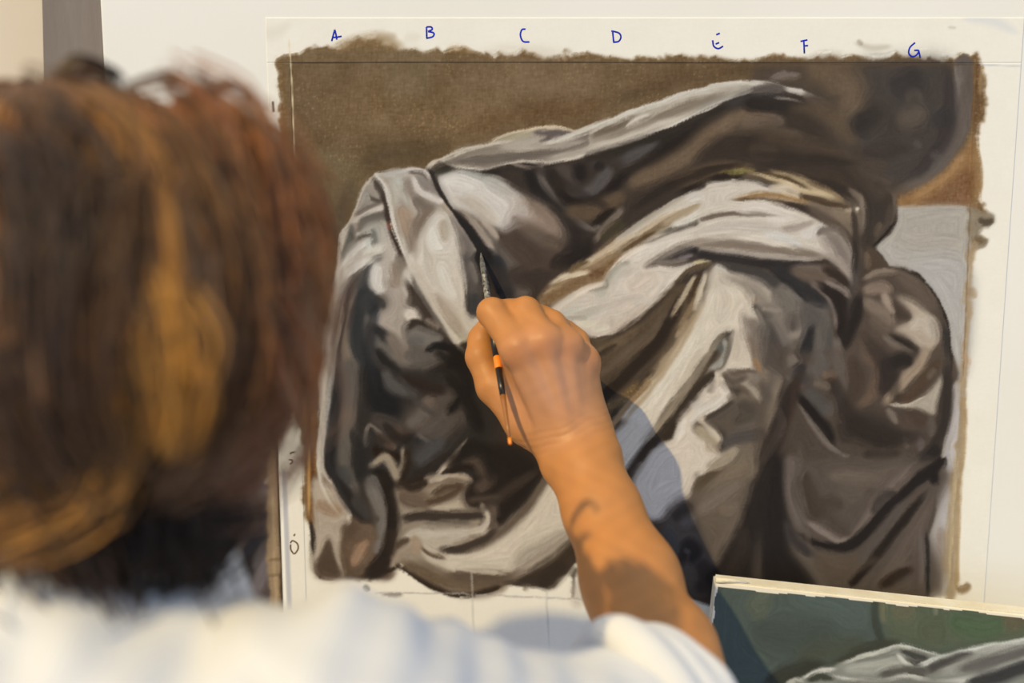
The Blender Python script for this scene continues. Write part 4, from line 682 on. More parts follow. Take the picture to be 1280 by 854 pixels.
# ---- small stretched canvas leaning in front at the lower right
A = at_h(893, 727, .040); B = at_h(1280, 768, .062); U = B-A; U /= np.linalg.norm(U); NRM = np.cross(U, [0, 0, 1.]); NRM /= np.linalg.norm(NRM)   # NRM faces the camera
DN = -np.cross(NRM, U); DN = DN if DN[2] < 0 else -DN
GW, TH = .30, .017; GH = (A[2]+U[2]*GW-LEDGE_Z-.0008)/-DN[2]
def paint_green():
    R = Raster(860, 690, 640, 330, (72, 80, 74)); p, s, F = R.p, R.s, R.frame
    F(860, 690, 3.048)
    p('100,100 720,160 740,340 560,440 420,500 90,520', (74, 84, 79), 10, smooth=False); p('720,170 1400,260 1400,340 960,380 760,350', (84, 92, 74), 8, smooth=False)
    s('280,150 300,170', (108, 118, 106), 6, a=.8); s('230,220 280,180 260,260', (88, 94, 80), 12, a=.7); s('400,150 560,190 680,260', (80, 92, 88), 24, a=.7, h=0); s('250,300 400,330 560,300', (66, 74, 68), 24, a=.8, h=0); s('420,400 560,380 680,350', (70, 74, 62), 18, a=.8, h=0); s('720,180 715,270 740,340', (56, 62, 54), 5, a=.8); s('740,180 745,270', (112, 110, 86), 5, a=.8); s('780,230 860,220', (104, 98, 78), 12, a=.7, h=0); s('940,200 945,240', (128, 126, 110), 2.5, a=.7); s('1000,260 1120,290 1200,270', (74, 94, 68), 16, a=.8, h=0); s('1200,260 1280,260', (104, 84, 62), 12, a=.6, h=0); s('880,300 980,300', (78, 84, 66), 14, a=.7, h=0)
    s('300,500 420,460 520,440', (52, 52, 44), 12, a=.8); s('560,430 700,370 800,345', (60, 60, 50), 8, a=.8)
    F(960, 780, 4)
    p('90,300 180,262 250,228 370,195 440,170 640,105 680,104 870,155 1000,128 1280,70 1500,50 1500,420 60,420', (128, 130, 122), 1.3, smooth=False)
    p('380,215 500,180 640,160 700,200 730,215 560,240 400,245', (164, 165, 155), 4); s('365,192 450,165 560,132 640,106 690,108 780,130 868,155', (190, 191, 180), 1, 3); s('440,190 560,165 640,150', (112, 114, 105), 2, a=.8); s('670,132 740,160 800,172', (66, 66, 60), 4); s('690,180 740,198 800,190', (72, 72, 66), 3.5); s('650,150 690,190 730,212', (196, 196, 186), 3); s('730,214 860,165 1000,130 1280,75', (200, 202, 194), 2, 6, tap=(.3, 1)); s('800,230 920,190 1030,160', (74, 72, 68), 8); s('860,240 1000,200 1100,150 1280,120', (150, 150, 142), 7, tap=(.3, 1)); s('960,230 1100,190 1280,140', (96, 94, 90), 7, tap=(.3, 1)); s('560,255 700,240 800,235', (84, 82, 76), 7); s('180,275 250,235 330,220', (198, 198, 188), 3); s('200,285 260,262 330,272', (62, 64, 56), 4); s('330,262 420,280 560,285 700,262 820,285', (196, 196, 186), 2.6); s('820,290 960,290 1100,250 1280,180', (184, 184, 176), 4, tap=(.3, 1)); s('1000,300 1150,265 1280,215', (58, 58, 58), 9, tap=(.3, 1)); s('90,292 140,278 175,292', (176, 176, 164), 2); s('340,310 700,310 1000,330', (110, 110, 104), 9, a=.8)
    return finish(R, .9)
GREEN = paint_green()
small = empty('stretched_canvas', A+DN*GH)
tag(small, 'small stretched canvas of pale drapery on dark green leaning before the study', 'painting')
def gpt(u, w, z): return A+U*u-NRM*w+DN*z    # u along, w back, z down
nx, nz = 420, int(420*GH/GW); uu, zz = np.meshgrid(np.linspace(.0012, GW-.0012, nx), np.linspace(.0012, GH, nz))
V = A+uu.ravel()[:, None]*U+zz.ravel()[:, None]*DN+NRM*.0004; px, py = to_px(V)
cg = albedo(GREEN.sample(px, py))
edge = (zz.ravel() < .0030+.0012*np.sin(uu.ravel()*44)*np.sin(uu.ravel()*17+1)+.0005*np.sin(uu.ravel()*190)) | (uu.ravel() < .0022+.0008*np.sin(zz.ravel()*300))
cg[edge] = albedo((232, 222, 200))
i = (np.arange(nz-1)[:, None]*nx+np.arange(nx-1)[None]).ravel(); F = np.stack([i, i+nx, i+nx+1, i+1], 1)
mesh_obj('painted_face', V, F, M_paint, small, True, cg)
bm = bmesh.new(); bmesh.ops.create_cube(bm, size=1)
for v in bm.verts:
    q = gpt((v.co.x+.5)*GW, (v.co.y+.5)*TH, (.5-v.co.z)*GH); v.co = Vector(q)
bmesh.ops.bevel(bm, geom=bm.edges[:], offset=.0016, segments=3, affect='EDGES'); bmesh.ops.recalc_face_normals(bm, faces=bm.faces)
me = bpy.data.meshes.new('stretcher_wrap'); bm.to_mesh(me); bm.free(); me.materials.append(M_canvas_edge)
o = bpy.data.objects.new('stretcher_wrap', me); COL.objects.link(o); set_parent(o, small); o['label'] = 'raw cream canvas folded over the edge'
# corner fold of the canvas
V, F = tube([gpt(.001, .001, -.0006), gpt(.012, .002, -.0012), gpt(.026, .003, -.0006)], [.0022, .0018, .0006], 8); mesh_obj('corner_fold', V, F, M_canvas_edge, small)
# ---------------------------------------------------------------- the painter
M_skin = pigment('skin', .5, .35, .18, 420, sss=.12, dist=.0008)
M_shirt = noisy('white_cotton', (.64, .66, .70), (.69, .71, .75), 30, .85, .1, .25, bscale=500)
M_hair = pigment('hair', .42, .45, .0, 50)
M_trouser = noisy('dark_cotton', (.05, .055, .07), (.07, .075, .09), 30, .9, .1, .2)
H = lambda px, py, h: at_h(px, py, h/100.)
# ---- right arm and hand, one blended surface
wr = H(724, 566, 10.6)
MC = {'i': H(648, 436, 9.6), 'm': H(680, 428, 9.5), 'r': H(708, 434, 8.7), 'p': H(729, 453, 7.6)}
lo = np.minimum.reduce([H(570, 360, 0), H(930, 1010, 33), H(570, 1000, 33), H(930, 360, 0)])-.01; hi = np.maximum.reduce([H(570, 340, 0), H(930, 340, 34), H(960, 950, 20), H(560, 340, 34)])+.01
lo[1] = -.34; hi[1] = -.005
ARM = Solid(lo, hi, .00125)
elb = H(842, 905, 27.5); up1 = at_depth(755, 965, .745)
fd = (wr-elb)/np.linalg.norm(wr-elb)
view = -FWD
ARM.chain([(up1, .033), (elb, .033)], .01)
ARM.chain([(elb, .033), (H(816, 815, 22.8), .0335), (H(788, 725, 18.4), .0305), (H(752, 637, 14.0), .0248), (H(733, 590, 11.8), .0222), (wr, .0205)], .012)
ARM.cone(H(855, 880, 27.), H(846, 815, 23.), .028, .022, .02)
# wrist bones and hand back
ARM.cone(H(748, 565, 10.6), H(738, 535, 9.6), .0135, .012, .014); ARM.cone(H(700, 578, 10.6), H(690, 545, 9.6), .0135, .012, .014)
carp = [H(700, 555, 10.2), H(715, 550, 10.4), H(730, 548, 10.0), H(741, 545, 9.3)]
for (k, r0, r1), c in zip((('i', .0120, .0106), ('m', .0122, .0108), ('r', .0116, .0102), ('p', .0110, .0096)), carp):
    ARM.cone(c, MC[k], r0, r1, .012)
ARM.cone(H(712, 545, 8.2), H(672, 465, 7.0), .0165, .0150, .014); ARM.cone(H(735, 540, 7.8), H(718, 470, 6.0), .0150, .0125, .014)
# fingers: knuckle, middle joint, end joint, tip
def finger(k, pip, dip, tip, r):
    ARM.ball(MC[k]+np.array([0, -.0014, .0006]), r[0]*1.03, .007)
    ARM.chain([(MC[k], r[0]), (pip, r[1])], .0065); ARM.chain([(pip, r[1]), (dip, r[2]), (tip, r[3])], .003)
finger('i', H(615, 391, 7.2), H(630, 402, 5.0), H(627, 409, 3.4), (.0112, .0104, .0086, .0072))
finger('m', H(657, 390, 7.1), H(640, 400, 4.5), H(627, 407, 2.9), (.0112, .0106, .0086, .0072))
finger('r', H(690, 406, 6.6), H(671, 414, 4.0), H(655, 422, 2.8), (.0106, .0100, .0080, .0066))
finger('p', H(720, 427, 5.8), H(704, 432, 3.6), H(690, 438, 2.6), (.0100, .0090, .0072, .0060))
for c, r in ((H(636, 387, 6.4), .0075), (H(675, 396, 6.2), .0085), (H(706, 414, 5.8), .0085)): ARM.ball(c, r, .006)
# thumb
ARM.chain([(H(697, 556, 9.0), .0150), (H(660, 528, 8.0), .0148), (H(617, 484, 6.5), .0118)], .010)
ARM.chain([(H(617, 484, 6.5), .0118), (H(601, 446, 5.4), .0104), (H(602, 424, 4.5), .0092), (H(607, 411, 4.7), .0074)], .005)
ARM.cone(H(664, 520, 8.0), H(641, 448, 8.0), .0105, .0085, .012)         # web between thumb and index
# tendons fanning over the back of the hand
for k, c in zip('imrp', [H(706, 545, 11.4), H(714, 542, 11.5), H(722, 542, 11.2), H(731, 543, 10.6)]):
    q = MC[k]+np.array([0, -.0088, .0035]); ARM.cone(c, q, .0022, .0026, .006)
for c in ([(646, 383, 8.3), (651, 394, 9.0), (658, 408, 9.9)], [(681, 400, 8.0), (687, 412, 8.6)], [(598, 401, 6.6), (607, 412, 7.2), (614, 428, 7.9)]):
    for p0, p1 in zip(c[:-1], c[1:]): ARM.cone(H(*p0), H(*p1), .0016, .0013, sub=True)
Va, Fa = ARM.mesh(); Va = relax(Va, Fa, 2, .45)
# fine creases: skin folds across the wrist and over the knuckles
nrm = np.zeros_like(Va); fn_ = np.cross(Va[Fa[:, 2]]-Va[Fa[:, 0]], Va[Fa[:, 3]]-Va[Fa[:, 1]])
for k in range(4):
    for c in range(3): nrm[:, c] += np.bincount(Fa[:, k], fn_[:, c], len(Va))
nrm /= np.linalg.norm(nrm, axis=1)[:, None]+1e-12
ax_ = (MC['m']-wr)/np.linalg.norm(MC['m']-wr); sarm = (Va-wr)@ax_; side = (Va-wr)@np.cross(ax_, [0, 1, 0])
wm = np.exp(-((sarm-.016)/.009)**2); ph_ = sarm*2*np.pi/.0046+2.2*np.sin(side*90)+1.3*np.sin(side*210+1)
Va = Va-nrm*(wm*.00028*(np.cos(ph_) > .1)*np.abs(np.cos(ph_)))[:, None]
# ---- torso, neck, head: same body, coarser
N0 = at_depth(40, 830, .66); HEAD = at_depth(74, 402, .66); SH = at_depth(425, 955, .60)
spx = N0[0]; SL = np.array([2*spx-SH[0]+.02, SH[1]+.03, SH[2]])
hip = np.array([spx-.01, SH[1]+.05, .90])
T = Solid((spx-.33, SH[1]-.22, .0), (up1[0]+.10, HEAD[1]+.30, HEAD[2]+.16), .0072)
T.cone(SH, SL, .050, .050, .05); T.cone(np.array([spx, SH[1]+.02, SH[2]-.06]), np.array([spx, SH[1]+.02, SH[2]-.28]), .105, .095, .05, flat=((0, 1, 0), .8))
T.cone(np.array([spx, SH[1]+.02, SH[2]-.28]), hip, .095, .125, .05, flat=((0, 1, 0), .85))
for s_ in (-1, 1):
    hj = hip+np.array([s_*.085, 0, -.06]); kn = np.array([hip[0]+s_*.10, hip[1]+.03, .47]); an = np.array([hip[0]+s_*.11, hip[1]-.02, .075])
    T.chain([(hj, .078), (kn, .052), (an, .036)], .03); T.cone(an+np.array([0, -.02, -.032]), an+np.array([s_*.02, .14, -.045]), .036, .026, .02)
T.chain([(SH, .046), (at_depth(600, 985, .67), .034), (up1, .032)], .01)
la = SL+np.array([-.03, .05, -.24]); T.chain([(SL, .052), (la, .040), (la+np.array([.08, .16, -.02]), .030)], .03)
T.cone(np.array([N0[0], N0[1]-.01, N0[2]-.05]), HEAD+np.array([.0, .02, -.07]), .056, .052, .04)
T.ball(HEAD+np.array([0, .01, 0]), (.073, .092, .098), .02); T.ball(HEAD+np.array([.006, .055, -.06]), (.052, .05, .062), .03)
T.cone(HEAD+np.array([.012, .105, -.01]), HEAD+np.array([.014, .124, -.038]), .008, .013, .015)        # nose
for s_ in (-1, 1): T.ball(HEAD+np.array([s_*.076, .0, -.02]), (.010, .018, .030), .008)               # ears
T.cone(HEAD+np.array([-.01, .104, -.066]), HEAD+np.array([.03, .104, -.066]), .008, .008, .008)        # lips
Vt, Ft = T.mesh(); Vt = relax(Vt, Ft, 1, .4)
hand_c = (H(690, 480, 10.5)); kn_c = [MC[k] for k in 'imrp']+[H(611, 391, 7.2), H(651, 385, 7.0), H(689, 402, 6.2), H(722, 428, 5.3), H(601, 446, 5.4)]
def skin_cols(V):
    base = np.array([.46, .20, .062]); pink = np.array([.49, .255, .150]); red = np.array([.52, .20, .10])
    d = np.linalg.norm((V-hand_c)*np.array([1, .8, 1]), axis=1); m = np.clip(1.25-d/.042, 0, 1)[:, None]
    c = base*(1-m)+pink*m
    for q in kn_c[:4]:
        e = np.exp(-(np.linalg.norm(V-q-np.array([0, -.008, 0]), axis=1)/.009)**2)[:, None]*.45; c = c*(1-e)+red*e
    n = np.sin(V[:, 0]*310+2*np.sin(V[:, 2]*190))*np.sin(V[:, 2]*270+V[:, 1]*150); c = c*(1+.05*n[:, None])
    return np.clip(c, 0, 1)
Vb = np.concatenate([Va, Vt]); Fb = np.concatenate([Fa, Ft+len(Va)])
body = mesh_obj('person', Vb, Fb, M_skin, None, True, skin_cols(Vb))
tag(body, 'painter in a white shirt seen from behind, brush hand raised to the canvas', 'person')
# ---- shirt
cuffc = at_depth(826, 884, .785); sdir = cuffc-at_depth(640, 955, .69); sdir /= np.linalg.norm(sdir)
S = Solid((spx-.36, SH[1]-.17, .86), (cuffc[0]+.09, HEAD[1]+.24, SH[2]+.13), .0036)
S.cone(SH, SL, .070, .068, .03); S.cone(np.array([spx, SH[1]+.02, SH[2]-.05]), np.array([spx, SH[1]+.02, SH[2]-.28]), .128, .125, .05, flat=((0, 1, 0), .82))
S.cone(np.array([spx, SH[1]+.02, SH[2]-.28]), hip+np.array([0, 0, .02]), .125, .145, .05, flat=((0, 1, 0), .85))
S.chain([(SH, .072), (at_depth(560, 942, .655), .060), (at_depth(690, 945, .715), .052), (cuffc, .043)], .008)
S.chain([(SL, .07), (la, .055)], .03)
S.cone(np.array([N0[0]+.01, N0[1]+.0, N0[2]-.10]), np.array([N0[0]+.01, N0[1]+.01, N0[2]-.02]), .085, .07, .04)
sl, (X, Y, Z) = S.region(S.lo, S.lo+(S.n-1)*S.h)
fold = .0055*np.sin(78*(X*.75+Z*.55-Y*.35)+1.8*np.sin(13*X)+1.5*np.sin(11*Y))+.0035*np.sin(130*(X*.5+Z*.8+Y*.2)+2.5*np.sin(17*X+3))+.0015*np.sin(210*(X*.9-Z*.3)+2*np.sin(40*Z))
S.V += (fold*np.clip(np.sqrt((X-cuffc[0])**2+(Y-cuffc[1])**2+(Z-cuffc[2])**2)/.12-.3, .12, 1)).astype(np.float32)+.003
S.V = np.maximum(S.V, ((X-cuffc[0])*sdir[0]+(Y-cuffc[1])*sdir[1]+(Z-cuffc[2])*sdir[2]).astype(np.float32)-.004)      # open at the cuff
S.V = np.maximum(S.V, (.885-Z).astype(np.float32)+0*X+0*Y)
S.cone(cuffc-sdir*.004, cuffc+sdir*.06, .034, .036, sub=True)
S.cone(N0+np.array([.01, 0, -.035]), HEAD, .062, .066, sub=True)
Vs, Fs = biggest(*S.mesh()); Vs = relax(Vs, Fs, 2, .5)
shirt = mesh_obj('shirt', Vs, Fs, M_shirt, body); shirt['label'] = 'loose white cotton shirt'
# rolled cuff: doubled rings of cloth round the elbow
e1 = np.cross(sdir, [0, 0, 1.]); e1 /= np.linalg.norm(e1); e2 = np.cross(e1, sdir)
C = Solid(cuffc-.09, cuffc+.09, .0018)
for off, R_, r_, ph in ((-.003, .0385, .0072, 0.), (-.016, .0405, .0085, 1.), (-.031, .0425, .0090, 2.2)):
    th = np.linspace(0, 2*math.pi, 40); rr = R_+.0022*np.sin(3*th+ph)+.0016*np.sin(5*th+2*ph)
    pts = [cuffc+sdir*(off+.003*math.sin(2*t+ph))+q*(e1*math.cos(t)+e2*math.sin(t)) for t, q in zip(th, rr)]
    C.chain([(p_, r_*(1+.14*math.sin(4*t+ph))) for p_, t in zip(pts, th)], .006)
Vc, Fc_ = C.mesh(); Vc = relax(Vc, Fc_, 2, .5)
cuff = mesh_obj('rolled_cuff', Vc, Fc_, M_shirt, shirt)
# collar: a turned-down band round the neck
cc = at_depth(62, 792, .655); VV, FF = [], []; n = 64
prof = [(.0, .070, -.030), (.0, .076, .012), (.0, .082, .030), (.0, .087, .026), (.0, .094, -.008), (.0, .104, -.034)]
for i in range(n):
    t = 2*math.pi*i/n; op = .012*max(0, math.sin(t))
    for _, r_, z_ in prof:
        w_ = 1+.03*math.sin(5*t+z_*60)
        VV.append(cc+np.array([math.cos(t)*r_*w_*.98, math.sin(t)*(r_*w_)*.92, z_*(1.1-.25*math.sin(t))+.010*math.cos(t-.5)]))
m = len(prof); FF = [(i*m+k, ((i+1) % n)*m+k, ((i+1) % n)*m+k+1, i*m+k+1) for i in range(n) for k in range(m-1)]
col_o = mesh_obj('collar', VV, FF, M_shirt, shirt); md = col_o.modifiers.new('thickness', 'SOLIDIFY'); md.thickness = .002; md.offset = 0; col_o.modifiers.new('smooth', 'SUBSURF').levels = 1
# trousers and shoes, below the frame
TR = Solid((hip[0]-.24, hip[1]-.2, .0), (hip[0]+.24, hip[1]+.25, .93), .009); SHO = []
TR.cone(hip+np.array([0, 0, -.04]), hip+np.array([0, 0, .01]), .13, .132, .04, flat=((0, 1, 0), .85))
for s_ in (-1, 1):
    hj = hip+np.array([s_*.085, 0, -.06]); kn = np.array([hip[0]+s_*.10, hip[1]+.03, .47]); an = np.array([hip[0]+s_*.11, hip[1]-.02, .10])
    TR.chain([(hj, .092), (kn, .068), (an, .058)], .03)
TR.V = np.maximum(TR.V, .062-(TR.lo[2]+np.arange(TR.n[2])*TR.h)[None, None, :].astype(np.float32))
Vq, Fq = TR.mesh(); mesh_obj('trousers', Vq, Fq, M_trouser, body)
for s_ in (-1, 1):
    an = np.array([hip[0]+s_*.11, hip[1]-.02, .075]); Q = Solid(an+np.array([-.12, -.12, -.08]), an+np.array([.12, .26, .06]), .006)
    Q.cone(an+np.array([0, -.03, -.030]), an+np.array([s_*.02, .15, -.040]), .045, .035, .02); Q.V = np.maximum(Q.V, .002-(Q.lo[2]+np.arange(Q.n[2])*Q.h)[None, None, :].astype(np.float32))
    Vq, Fq = Q.mesh(); mesh_obj('shoe', Vq, Fq, M_trouser, body)
# ---------------------------------------------------------------- hair: thousands of strands gathered in locks
HR = np.random.default_rng(11)
HC = HEAD+np.array([-.006, .012, .0])
RX, RY, RZ = .1115, .120, .107
strV, strF, strC = [], [], []; base_i = 0
DARK, MID, GOLD, ASH, RUST = [np.array(c) for c in ((.042, .023, .014), (.22, .105, .040), (.62, .30, .065), (.36, .225, .15), (.34, .13, .048))]
def strands(P, R, colr, n=1):
    # P: (S, m, 3) strand paths, R: (S, m) radii, colr: (S, m, 3)
    global base_i
    S_, m, _ = P.shape; T_ = np.gradient(P, axis=1); T_ /= np.linalg.norm(T_, axis=2, keepdims=True)+1e-9
    ref = np.array([.31, -.8, .5]); u = np.cross(T_, ref); u /= np.linalg.norm(u, axis=2, keepdims=True)+1e-9; v = np.cross(T_, u)
    ring = [P+R[..., None]*(math.cos(a)*u+math.sin(a)*v) for a in (0, 2.0944, 4.18879)]
    V = np.stack(ring, 2).reshape(-1, 3)
    idx = base_i+(np.arange(S_)[:, None, None]*m+np.arange(m-1)[None, :, None])*3; k = np.arange(3)[None, None]; k1 = (k+1) % 3
    F = np.stack([idx+k, idx+k1, idx+3+k1, idx+3+k], -1).reshape(-1, 4)
    strV.append(V); strF.append(F); strC.append(np.repeat(colr.reshape(-1, 3), 3, 0)); base_i += len(V)
def wave(P, amp, S_, m, freq):
    t = np.linspace(0, 1, m)[None, :, None]; ph = HR.random((1, 1, 3))*6.28+HR.standard_normal((S_, 1, 3))*.5
    return P+amp*t*np.sin(t*freq*6.28+ph)*np.array([1, .7, .5])
def cap_lock(az, n, depth, length, colA, colB, spread=.016, curl=.0, start=.05, rad=.00055, m=16):
    """lock that leaves the crown at azimuth az and follows the skull down"""
    t = np.linspace(0, 1, m)
    a = az+curl*t**2; pol = (start+(length-start)*t)*math.pi          # polar angle from the crown
    def shell(a, pol, k):
        s_ = np.sin(pol); hang = np.clip(pol-1.75, 0, 9)
        r_ = np.where(pol > 1.5, np.maximum(.60, 1-.55*(pol-1.5)), np.sin(np.minimum(pol, 1.5)))
        z_ = np.where(pol > 1.5, .07-(pol-1.5)*1.12, np.cos(np.minimum(pol, 1.5)))
        return np.stack([HC[0]+RX*k*r_*np.sin(a), HC[1]-RY*k*r_*np.cos(a), HC[2]+RZ*(k if True else 1)*z_], -1)
    A = a[None]+(HR.standard_normal((n, 1))*spread/.11)/(.25+np.sin(np.minimum(pol, 1.6)))[None]*.8
    Kk = depth+np.clip(HR.standard_normal((n, 1)), -2, 1.2)*.016-.03*np.clip(t-.8, 0, 1)[None]*5*.25
    P = shell(A, np.broadcast_to(pol, (n, m))*(1+HR.standard_normal((n, 1))*.03), Kk)
    P = wave(P, .0042, n, m, 1.1)
    Rr = rad*(1.15-.75*t**3)[None]*(0.8+.5*HR.random((n, 1)))
    mix = np.clip(HR.random((n, 1, 1))*.9+.1*np.sin(t*5)[None, :, None], 0, 1); cc_ = colA*(1-mix)+colB*mix
    strands(P, Rr, cc_)
def guide_lock(pts, n, spread, colA, colB, rad=.0006, m=14, amp=.003):
    G = np.array([at_depth(x-(14 if x > 300 else 0), y, d) for x, y, d in pts], np.float32); G = catmull(G, 6, False)
    q = np.linspace(0, len(G)-1, m); i = np.clip(q.astype(int), 0, len(G)-2); f = (q-i)[:, None]; G = G[i]*(1-f)+G[i+1]*f
    t = np.linspace(0, 1, m); prof = (.45+.75*np.sin(np.pi*np.clip(t*.8+.12, 0, 1)))[None, :, None]
    off = HR.standard_normal((n, 1, 3))*spread*np.array([1, .6, 1])*prof
    P = wave(G[None]+off, amp, n, m, 1.0)
    mix = HR.random((n, 1, 1)); strands(P, rad*(1.1-.7*t**3)[None]*(.8+.5*HR.random((n, 1))), np.broadcast_to(colA*(1-mix)+colB*mix, (n, m, 3)).copy())
pairs = [(DARK, MID), (MID*.7, MID), (DARK, RUST), (MID, ASH), (DARK, DARK*2), (RUST, MID), (DARK, MID*.8), (GOLD*.5, MID)]
for j in range(150):                                           # under layer, dark, full circle
    az = HR.random()*6.283; cap_lock(az, 22, .93+.02*HR.random(), (.60 if math.sin(az) > .25 else .74)+.09*HR.random(), DARK, MID*.7, .02, HR.normal()*.12)
for j in range(230):                                           # outer layer
    az = HR.random()*6.283; A_, B_ = pairs[HR.integers(len(pairs))]; L_ = (.55 if math.sin(az) > .3 else .60)+.08*HR.random()
    cap_lock(az, 20, .99+.035*HR.random(), L_, A_, B_, .011, HR.normal()*.16, .03+.10*HR.random(), m=15)
D_ = .545
for pts, n, sp, A_, B_ in [  # golden locks paint the warm sun highlights into the hair colour
    ([(110, 125, .60), (175, 190, .555), (205, 290, .535), (200, 400, .53), (190, 470, .532)], 60, .0035, GOLD*.9, MID),
    ([(205, 370, .530), (222, 430, .528), (235, 480, .530), (215, 545, .54)], 60, .0075, GOLD*1.1, GOLD*.6),
    ([(185, 400, .532), (180, 450, .53), (165, 520, .535), (140, 580, .545)], 50, .006, GOLD*.7, MID),
    ([(150, 540, .548), (120, 600, .552), (60, 635, .552), (0, 655, .556), (-60, 670, .56)], 40, .007, GOLD*.8, MID),
    ([(0, 150, .57), (-6, 250, .548), (6, 350, .54), (-10, 450, .54)], 60, .006, GOLD, RUST),
    ([(20, 200, .548), (60, 260, .535), (70, 350, .528), (60, 450, .528), (90, 540, .54)], 170, .012, DARK*.8, DARK*1.3),
    ([(150, 240, .54), (120, 340, .529), (130, 450, .528), (150, 560, .54)], 150, .010, DARK, MID*.7),
    ([(150, 350, .534), (160, 430, .533), (150, 520, .538)], 60, .007, ASH, ASH*.7),
    ([(230, 120, .60), (300, 190, .585), (330, 280, .58), (335, 380, .58), (300, 470, .58)], 90, .009, DARK*1.3, RUST*1.2),  # right-side locks: brighter colours stand in for light on that side
    ([(270, 160, .59), (330, 240, .59), (365, 330, .597), (375, 420, .60), (360, 500, .60)], 80, .009, RUST*1.2, MID*1.2),
    ([(300, 200, .59), (350, 300, .59), (385, 390, .60), (372, 460, .60), (330, 530, .60)], 70, .006, GOLD*.8, ASH),
    ([(330, 160, .61), (385, 240, .625), (400, 330, .63), (392, 420, .625)], 70, .006, RUST, MID),
    ([(250, 300, .56), (290, 380, .562), (310, 470, .57), (270, 560, .575)], 80, .010, DARK, RUST),
    ([(290, 330, .565), (330, 420, .58), (340, 490, .59), (290, 570, .59)], 90, .010, ASH, RUST*1.2),
    ([(270, 520, .565), (250, 580, .57), (190, 615, .57)], 30, .007, ASH, MID),
    ([(375, 455, .62), (345, 520, .615), (300, 570, .60), (230, 610, .59)], 120, .009, RUST, ASH*.8),
    ([(210, 170, .565), (250, 260, .553), (265, 360, .55), (262, 470, .552), (255, 560, .56)], 110, .007, DARK, MID),
    ([(240, 200, .565), (235, 300, .548), (240, 400, .543)], 70, .005, ASH, MID),
    ([(30, 130, .60), (70, 180, .563), (90, 250, .545), (100, 330, .538)], 90, .010, DARK, MID*.7),
    ([(100, 150, .585), (140, 220, .553), (150, 320, .536)], 80, .008, MID, GOLD*.6),
    ([(0, 470, .532), (20, 540, .54), (60, 600, .552), (110, 640, .565)], 120, .014, DARK, MID*.6),
    ([(330, 230, .60), (345, 330, .592), (350, 420, .592), (335, 500, .592)], 80, .004, DARK, MID*.8),
    ([(360, 210, .615), (382, 300, .618), (392, 390, .622), (378, 480, .62)], 90, .005, GOLD*.7, RUST*1.5),
    ([(140, 180, .565), (165, 280, .54), (160, 380, .53)], 30, .003, GOLD*.8, MID),
    ([(290, 150, .60), (330, 250, .592), (352, 350, .59), (360, 430, .592)], 40, .003, GOLD*.8, MID*1.2),
    ([(235, 330, .543), (262, 420, .545), (270, 500, .55)], 30, .003, GOLD*.7, ASH),
    ([(30, 300, .534), (45, 420, .528), (40, 520, .534)], 50, .005, ASH*.9, MID),
    # nape wisps over the collar, shadow under the bob put into their darker colours
    ([(120, 600, .60), (130, 680, .595), (125, 740, .59), (140, 790, .588)], 60, .008, DARK*.6, DARK*.7),
    ([(60, 600, .59), (60, 690, .585), (90, 750, .582), (130, 800, .58)], 80, .012, DARK*.6, MID*.4),
    ([(20, 620, .585), (10, 700, .58), (40, 760, .575)], 90, .014, MID*.4, DARK),
    ([(150, 640, .60), (155, 700, .597), (150, 770, .592)], 22, .003, DARK*.6, DARK),
    ([(205, 620, .605), (208, 700, .603), (206, 770, .60)], 16, .0025, DARK*.6, DARK*.7),
    ([(250, 620, .61), (250, 680, .61), (235, 745, .608)], 60, .006, DARK*.6, DARK*.7),
    ([(290, 590, .62), (285, 650, .62), (255, 715, .615)], 90, .006, DARK*.7, RUST*.4),
    ([(180, 600, .60), (200, 660, .60), (190, 715, .60)], 120, .016, DARK*.6, DARK*.7),
    # flyaways at the crown
    ([(240, 120, .66), (285, 105, .665), (325, 118, .67), (345, 150, .67)], 6, .0015, DARK, MID),
    ([(160, 110, .63), (210, 98, .635), (250, 112, .64)], 12, .002, DARK, MID),
    ([(60, 110, .64), (100, 86, .645), (140, 100, .65)], 26, .003, DARK, DARK*1.4)]:
    guide_lock(pts, n, sp, A_, B_, amp=.0012 if n < 20 else .003)
hair = mesh_obj('hair', np.concatenate(strV), np.concatenate(strF), M_hair, body, True, np.concatenate(strC)); hair['label'] = 'brown bobbed hair with golden highlights painted in'
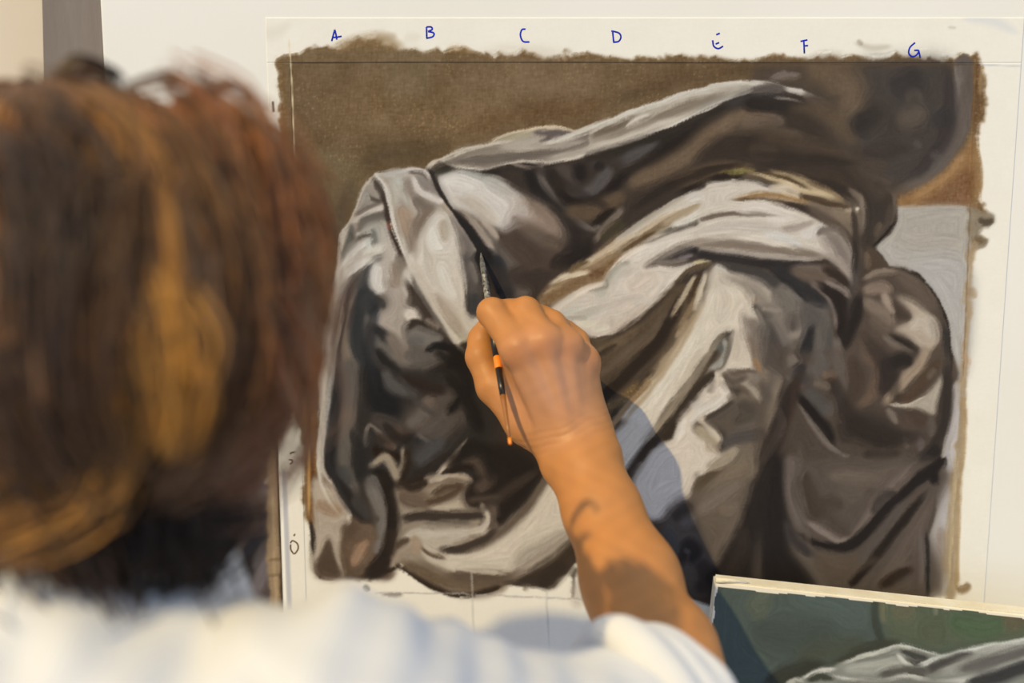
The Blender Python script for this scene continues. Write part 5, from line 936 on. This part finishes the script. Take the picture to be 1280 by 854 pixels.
# dense inner mass of the hair
I = Solid(HC-.14-np.array([0, 0, .03]), HC+.14, .004)
I.ball(HC, (RX*.93, RY*.93, RZ*.93), .02); I.cone(HC+np.array([0, -.01, -.03]), HC+np.array([0, -.012, -.075]), .090, .064, .03)
I.V = np.maximum(I.V, -(HC[2]-.105-(I.lo[2]+np.arange(I.n[2])*I.h))[None, None, :].astype(np.float32)*-1)
fx = HEAD+np.array([.01, .15, -.06]); I.ball
sl, (X, Y, Z) = I.region(I.lo, I.lo+(I.n-1)*I.h); face = np.sqrt(((X-fx[0])/.062)**2+((Y-fx[1])/.085)**2+((Z-fx[2])/.085)**2)-1; I.V = np.maximum(I.V, -(face*.06).astype(np.float32))
Vi, Fi = I.mesh(); mesh_obj('hair_mass', Vi, Fi, M_hair, hair, True, np.broadcast_to(DARK*1.1, (len(Vi), 3)))
# ---------------------------------------------------------------- the brush in the hand
M_black = plain('black_lacquer', (.012, .011, .011), .3, .5); M_steel = noisy('worn_ferrule', (.03, .03, .03), (.45, .44, .42), 420, .35, .5, .4); M_steel.node_tree.nodes['Principled BSDF'].inputs['Metallic'].default_value = .7
M_bris = noisy('wet_bristles', (.02, .02, .022), (.20, .20, .20), 500, .4, .5, .5, (1, 1, .2)); M_orange = plain('orange_lacquer', (.85, .25, .02), .35, .5); M_amber = plain('amber_varnished_wood', (.30, .12, .03), .35, .5)
b0 = H(601, 316, .15); b1 = H(638, 556, 13.2)
BX = lambda t: b0+(b1-b0)*t
brush = empty('paintbrush', b0); tag(brush, 'slim artist brush with black handle and orange band held at the canvas', 'paintbrush')
def seg(name, ts, rs, mat, n=16):
    V, F = tube([BX(t) for t in ts], np.array(rs)*.76, n); return mesh_obj(name, V, F, mat, brush)
seg('bristles', [0, .02, .06, .10, .13], [.0004, .0014, .0026, .0030, .0027], M_bris)
seg('ferrule', [.125, .135, .17, .175, .18, .21, .215, .22, .30], [.0028, .0029, .0030, .0034, .0030, .0031, .0035, .0031, .0033], M_steel)
seg('handle', [.295, .34, .45, .57], [.0033, .0040, .0039, .0034], M_black)
seg('handle_band', [.57, .575, .625, .63], [.0034, .0037, .0036, .0033], M_orange)
seg('handle', [.63, .70, .765], [.0033, .0031, .0028], M_black)
seg('handle_end', [.765, .80, .90, .97], [.0028, .0024, .0018, .0016], M_amber)
seg('handle_tip', [.97, .98, .995, 1.0], [.0016, .0018, .0016, .0006], M_orange)
